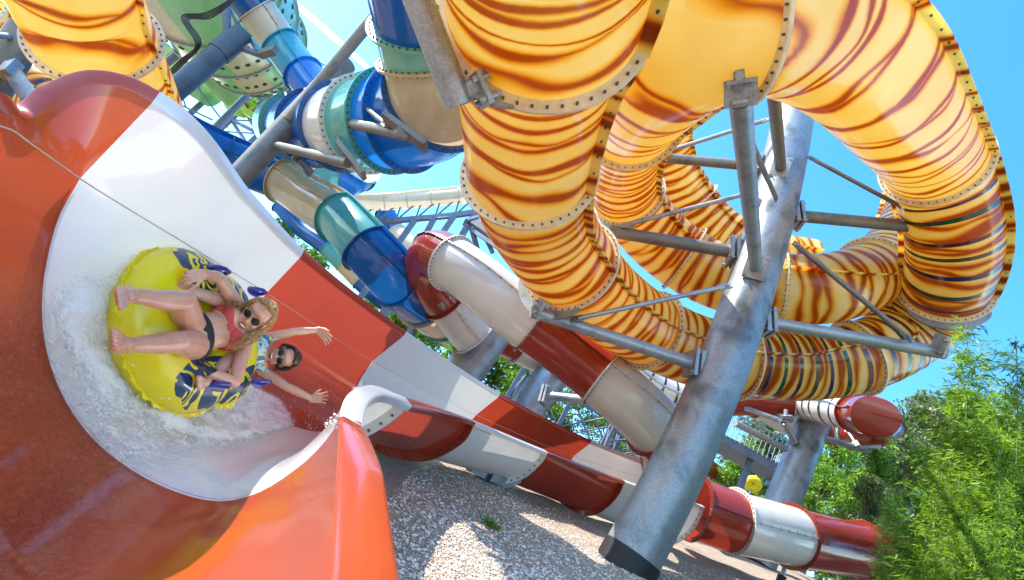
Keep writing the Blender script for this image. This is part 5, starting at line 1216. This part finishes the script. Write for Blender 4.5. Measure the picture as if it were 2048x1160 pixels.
xr = rtw @ camw((0, -1, 0))                       # which side of her head points down the picture
endU = lambda rs: px(458 + 20 * rs.rand(), 603 + 9 * rs.rand(), 3.22 + .06 * rs.rand()); endL = lambda rs: px(452 + 34 * rs.rand() ** .7, 676 + 22 * rs.rand(), 3.18 + .08 * rs.rand())
hair('hair', Pw, wm, M['blonde'], (endU, endL) if xr > 0 else (endL, endU), 5, 330, .0046, 1.07)

# ---- the rider behind, arms thrown out
ch = thing('person', px(500, 700, 3.95), 'laughing dark-haired rider in leaf-print top behind, both arms flung wide', 'person', 'riders on the yellow raft')
b = MB(); PEL2, NECK2 = px(462, 690, 3.70), px(527, 708, 4.02)
tx = unit(NECK2 - PEL2); lt = unit(px(525, 742, 4.0) - px(531, 673, 4.0)); lt = unit(lt - (lt @ tx) * tx); fr_ = np.cross(tx, lt); fr_ = fr_ if fr_ @ (-NECK2) > 0 else -fr_
WA2 = PEL2 + (NECK2 - PEL2) * .4; CH2 = PEL2 + (NECK2 - PEL2) * .72
ellip(b, PEL2, lt, fr_, tx, .145, .095, .12); ellip(b, WA2, lt, fr_, tx, .112, .082, .14); ellip(b, CH2, lt, fr_, tx, .128, .088, .125); ellip(b, NECK2 - tx * .04, lt, fr_, tx, .115, .048, .05)
h1, k1_, a1 = px(470, 668, 3.72), px(451, 606, 3.36), px(376, 580, 3.06); h2, k2_, a2 = px(478, 712, 3.72), px(463, 716, 3.34), px(412, 760, 3.05)
for h, k, a_ in ((h1, k1_, a1), (h2, k2_, a2)):
    limb(b, [(h, .084), (h + (k - h) * .5, .070), (k, .050), (k + (a_ - k) * .33, .049), (k + (a_ - k) * .7, .037), (a_, .031)])
footm(b, a1, px(372, 585, 3.03), px(366, 560, 2.90), px(378, 560, 3) - px(356, 572, 3), camw((.3, .2, .9)) * -1 + camw((.9, .4, 0)), .92)
footm(b, a2, px(404, 766, 3.02), px(396, 766, 2.85), px(398, 745, 3) - px(398, 785, 3), camw((.9, 0, .1)), .92)
s1, e1, w1 = px(533, 676, 4.0), px(591, 663, 4.06), px(635, 660, 4.14); s2, e2, w2 = px(526, 741, 4.0), px(573, 773, 3.98), px(623, 797, 4.02)
for s_2, e_, w_ in ((s1, e1, w1), (s2, e2, w2)):
    capsule(b, NECK2 - tx * .05, .045, s_2, .044); limb(b, [(s_2, .042), (s_2 + (e_ - s_2) * .5, .038), (e_, .031), (e_ + (w_ - e_) * .35, .033), (w_, .022)])
hand(b, w1, px(656, 676, 4.1) - w1, camw((.5, .8, .2)), camw((-.2, -.9, .1)), .95, .22, .3)
hand(b, w2, px(650, 795, 3.98) - w2, camw((.15, 1, 0)), camw((.1, 0, 1)), .95, .12, .35)
HC = px(568, 714, 4.02); cup = px(598, 717, 4.02) - HC; Pc, rtc, fwc, upc = head(b, HC, cup, -HC + camw((-.2, 0, 0)), .98)
capsule(b, NECK2 - tx * .02, .048, Pc(0, -.02, -.055), .047)
_, co, no, fv = bake_body('body', b, M['skin2'], ch, .0045)
rel = co - PEL2; s_ = rel @ tx / np.linalg.norm(NECK2 - PEL2); la = rel @ lt; ft = rel @ fr_
sel = (s_ > .22) & (s_ < np.where(np.abs(la) < .055, .86, 1.02)) & (np.abs(la) < .135) & (np.linalg.norm(co - HC, axis=1) > .15); garment('top', co, no, fv, sel, M['shirt'], ch, .008)
l1 = (co - h1) @ unit(k1_ - h1); l2 = (co - h2) @ unit(k2_ - h2); sel = (s_ < .26) & (np.linalg.norm(rel, axis=1) < .27) & (l1 < .14) & (l2 < .14); garment('shorts', co, no, fv, sel, M['blackf'], ch, .008)
mb = MB(); sc = .98; ellip(mb, Pc(0, .088, -.064), rtc, fwc, upc, .017 * sc, .010 * sc, .015 * sc); mo = obj('mouth', mb, M['mouth'], ch)
mb = MB(); mb.tube([Pc(-.016, .094, -.056), Pc(0, .101, -.054), Pc(.016, .094, -.056)], .0058, 6); obj('teeth', mb, M['teeth'], mo)
mb = MB(); mb.tube([Pc(.020 * math.cos(TAU * i / 18), .094 + .002 * math.cos(2 * TAU * i / 18), -.064 + .017 * math.sin(TAU * i / 18)) for i in range(19)], .0036, 6, cap=False); obj('lips', mb, M['lips'], mo)
glasses(Pc, ch, .98, plain('blue_black_lens', (.004, .006, .018), .25, coat=.1), plain('clear_frame', (.10, .11, .13), .3), .028, .023)
eA = lambda rs: Pc(.02 * rs.randn(), -.10 + .02 * rs.randn(), -.07 + .03 * rs.randn())
hair('hair', Pc, ch, M['brown'], (eA, eA), 8, 160, .0045, .98, wav=.005)
hl = lambda rs: px(540 + 26 * rs.rand(), 736 + 8 * rs.rand(), 4.06)
mb = MB(); rs = np.random.RandomState(4)
for i in range(40):
    p0 = Pc(.05 * rs.randn(), -.085, .02 * rs.randn()); e = hl(rs); pts = [crom([p0, p0 * .5 + e * .5 + rs.randn(3) * .008, e], k) for k in np.linspace(0, 2, 7)]; mb.tube(pts, [.004 * (1 - .1 * q) for q in range(7)], 4)
obj('loose_hair', mb, M['brown'], ch)

# ---- white water: churned film on the flume wall, froth heaped against the raft, flying drops
def foam():
    K = np.linspace(6.3, 10.4, 190); J = np.linspace(11, 51, 170); G = np.array([[surf(k, j) for j in J] for k in K]); C = G @ R3      # back to the camera frame only to know where the photograph shows froth
    X = 1024 + C[..., 0] / -C[..., 2] * F; Y = 580 - C[..., 1] / -C[..., 2] * F
    def poly(P, X, Y):
        ins = np.zeros(X.shape, bool); n = len(P)
        for i in range(n):
            x0, y0 = P[i]; x1, y1 = P[(i + 1) % n]; c = ((y0 > Y) != (y1 > Y)) & (X < (x1 - x0) * (Y - y0) / (y1 - y0 + 1e-9) + x0); ins ^= c
        return ins
    main = [(395, 495), (330, 492), (275, 512), (228, 548), (165, 560), (108, 575), (112, 640), (140, 710), (185, 770), (255, 800), (330, 850), (420, 880), (520, 872), (590, 850), (560, 800), (500, 770), (380, 800), (300, 740), (250, 640), (270, 560)]
    thin = [(150, 770), (200, 770), (330, 830), (440, 860), (520, 880), (430, 900), (310, 905), (240, 930), (180, 860)]
    inn = [(400, 500), (320, 505), (262, 560), (225, 640), (255, 740), (330, 815), (420, 842), (520, 820), (500, 760), (380, 780), (300, 740), (258, 640), (285, 560)]
    A = poly(main, X, Y); B = poly(thin, X, Y); I = poly(inn, X, Y); front = C[..., 2] < -1.2
    wgt = (A * 1.0 + B * .55 + I * 2.2) * front
    # film with a churned height, opacity through noise in its material
    def blur(Z, n):
        for _ in range(n): Z = (Z + np.roll(Z, 1, 0) + np.roll(Z, -1, 0) + np.roll(Z, 1, 1) + np.roll(Z, -1, 1)) / 5
        return Z
    dens = blur(np.clip(wgt, 0, 2), 10); rs = np.random.RandomState(21); nz = blur(rs.rand(*dens.shape), 3); nz = (nz - nz.mean()) / nz.std()
    nz2 = blur(rs.rand(*dens.shape), 14); nz2 = (nz2 - nz2.mean()) / nz2.std()
    ok = dens > .05; V = []; idx = -np.ones(dens.shape, int); Fc = []; at_ = []
    for i in range(dens.shape[0]):
        for j in range(dens.shape[1]):
            if not ok[i, j]: continue
            p = G[i, j]; dk = G[min(i + 1, 189), j] - G[max(i - 1, 0), j]; dj = G[i, min(j + 1, 169)] - G[i, max(j - 1, 0)]; n = unit(np.cross(dk, dj)); cen = G[i].mean(0); n = n if n @ (cen - p) > 0 else -n
            h = .004 + .014 * dens[i, j] + dens[i, j] * (.0025 * nz[i, j] + .010 * nz2[i, j]); idx[i, j] = len(V); V.append(p + n * max(.004, h)); at_.append(float(min(1, dens[i, j])))
    for i in range(dens.shape[0] - 1):
        for j in range(dens.shape[1] - 1):
            q = (idx[i, j], idx[i + 1, j], idx[i + 1, j + 1], idx[i, j + 1])
            if min(q) >= 0: Fc.append(q)
    me = bpy.data.meshes.new('white_water'); me.from_pydata([tuple(v) for v in V], [], Fc); a = me.attributes.new('dens', 'FLOAT', 'POINT'); a.data.foreach_set('value', at_); me.polygons.foreach_set('use_smooth', [True] * len(Fc))
    m, t, N, L = newmat('churned_water'); tc = N('TexCoord'); att = N('Attribute', attribute_name='dens')
    n1 = N('TexNoise', Scale=34.0, Detail=6.0, Roughness=.7, Distortion=.5); L(tc.outputs['Object'], n1.inputs['Vector']); n2 = N('TexNoise', Scale=7.0, Detail=4.0, Roughness=.6); L(tc.outputs['Object'], n2.inputs['Vector'])
    s = mth(N, L, 'ADD', mth(N, L, 'MULTIPLY', n1.outputs[0], .9), mth(N, L, 'MULTIPLY', n2.outputs[0], .9)); s = mth(N, L, 'ADD', s, mth(N, L, 'MULTIPLY', att.outputs['Fac'], .62))
    al = N('MapRange', interpolation_type='SMOOTHSTEP'); al.inputs['From Min'].default_value = .98; al.inputs['From Max'].default_value = 1.58; al.inputs['To Max'].default_value = .88; L(s, al.inputs[0])
    tr = N('BsdfTransparent'); p = N('BsdfPrincipled'); p.inputs['Base Color'].default_value = (.97, .98, .94, 1); p.inputs['Roughness'].default_value = .35; p.inputs['Coat Weight'].default_value = .3
    bb = N('Bump', Strength=.45, Distance=.012); L(n1.outputs[0], bb.inputs['Height']); L(bb.outputs[0], p.inputs['Normal']); tl = N('BsdfTranslucent'); tl.inputs['Color'].default_value = (.95, .96, .90, 1)
    mx = N('MixShader'); mx.inputs[0].default_value = .12; L(p.outputs[0], mx.inputs[1]); L(tl.outputs[0], mx.inputs[2]); m2 = N('MixShader'); L(al.outputs[0], m2.inputs[0]); L(tr.outputs[0], m2.inputs[1]); L(mx.outputs[0], m2.inputs[2]); o = N('OutputMaterial'); L(m2.outputs[0], o.inputs[0])
    me.materials.append(m); me.update(); tag(raw_obj('white_water', me), 'churning white water around the yellow raft on the flume wall', kind='stuff')
    # froth beads and drops
    ph = (1 + 5 ** .5) / 2; base = np.array([(0, 1, ph), (0, -1, ph), (0, 1, -ph), (0, -1, -ph), (1, ph, 0), (-1, ph, 0), (1, -ph, 0), (-1, -ph, 0), (ph, 0, 1), (-ph, 0, 1), (ph, 0, -1), (-ph, 0, -1)]) / 1.9
    fs = np.array([(0, 1, 8), (0, 8, 4), (0, 4, 5), (0, 5, 9), (0, 9, 1), (1, 6, 8), (8, 6, 10), (8, 10, 4), (4, 10, 2), (4, 2, 5), (5, 2, 11), (5, 11, 9), (9, 11, 7), (9, 7, 1), (1, 7, 6), (3, 6, 7), (3, 7, 11), (3, 11, 2), (3, 2, 10), (3, 10, 6)])
    red = poly([(600, 745), (660, 770), (680, 850), (620, 860), (560, 800)], X, Y) & front
    wb = (I * 2.6 * np.clip(1 + nz2 * .7, 0, 3) + A * .55 + B * .5 + red * .12); pr_ = (wb / wb.sum()).ravel(); nB = 15000; pick = rs.choice(len(pr_), nB, p=pr_); ii, jj = np.unravel_index(pick, wb.shape)
    P = G[ii, jj] + rs.randn(nB, 3) * .008; cen = G[ii].mean(1); nd = cen - G[ii, jj]; nd /= np.linalg.norm(nd, axis=1)[:, None]
    heap = np.where(I[ii, jj], .03, .012); fly = rs.rand(nB) < .18
    hgt = np.abs(rs.randn(nB)) * heap + np.where(fly, rs.exponential(.05, nB), 0); P = P + nd * hgt[:, None]
    sz = (.0016 + .0050 * rs.rand(nB) ** 4) * np.where(fly, .75, 1.1)
    V = (P[:, None, :] + base[None] * sz[:, None, None]).reshape(-1, 3); Fb = (fs[None] + (np.arange(nB) * 12)[:, None, None]).reshape(-1, 3)
    me = bpy.data.meshes.new('water_spray'); me.from_pydata(V.tolist(), [], Fb.tolist()); m, t, N, L = newmat('water_drop'); p = finish(N, L, t, (.95, .96, .93), .3, .35, .3, None); me.materials.append(m); mg, t, N, L = newmat('clear_drop'); p = finish(N, L, t, (1, 1, 1), .02, 0, 0, None); p.inputs['Transmission Weight'].default_value = 1.0; p.inputs['IOR'].default_value = 1.33; me.materials.append(mg); me.polygons.foreach_set('material_index', np.repeat((rs.rand(nB) < .6).astype(int), 20).tolist()); me.polygons.foreach_set('use_smooth', [True] * len(Fb)); me.update()
    tag(raw_obj('water_spray', me), 'spray of white drops and froth beads thrown up beside the raft', kind='stuff')
foam()
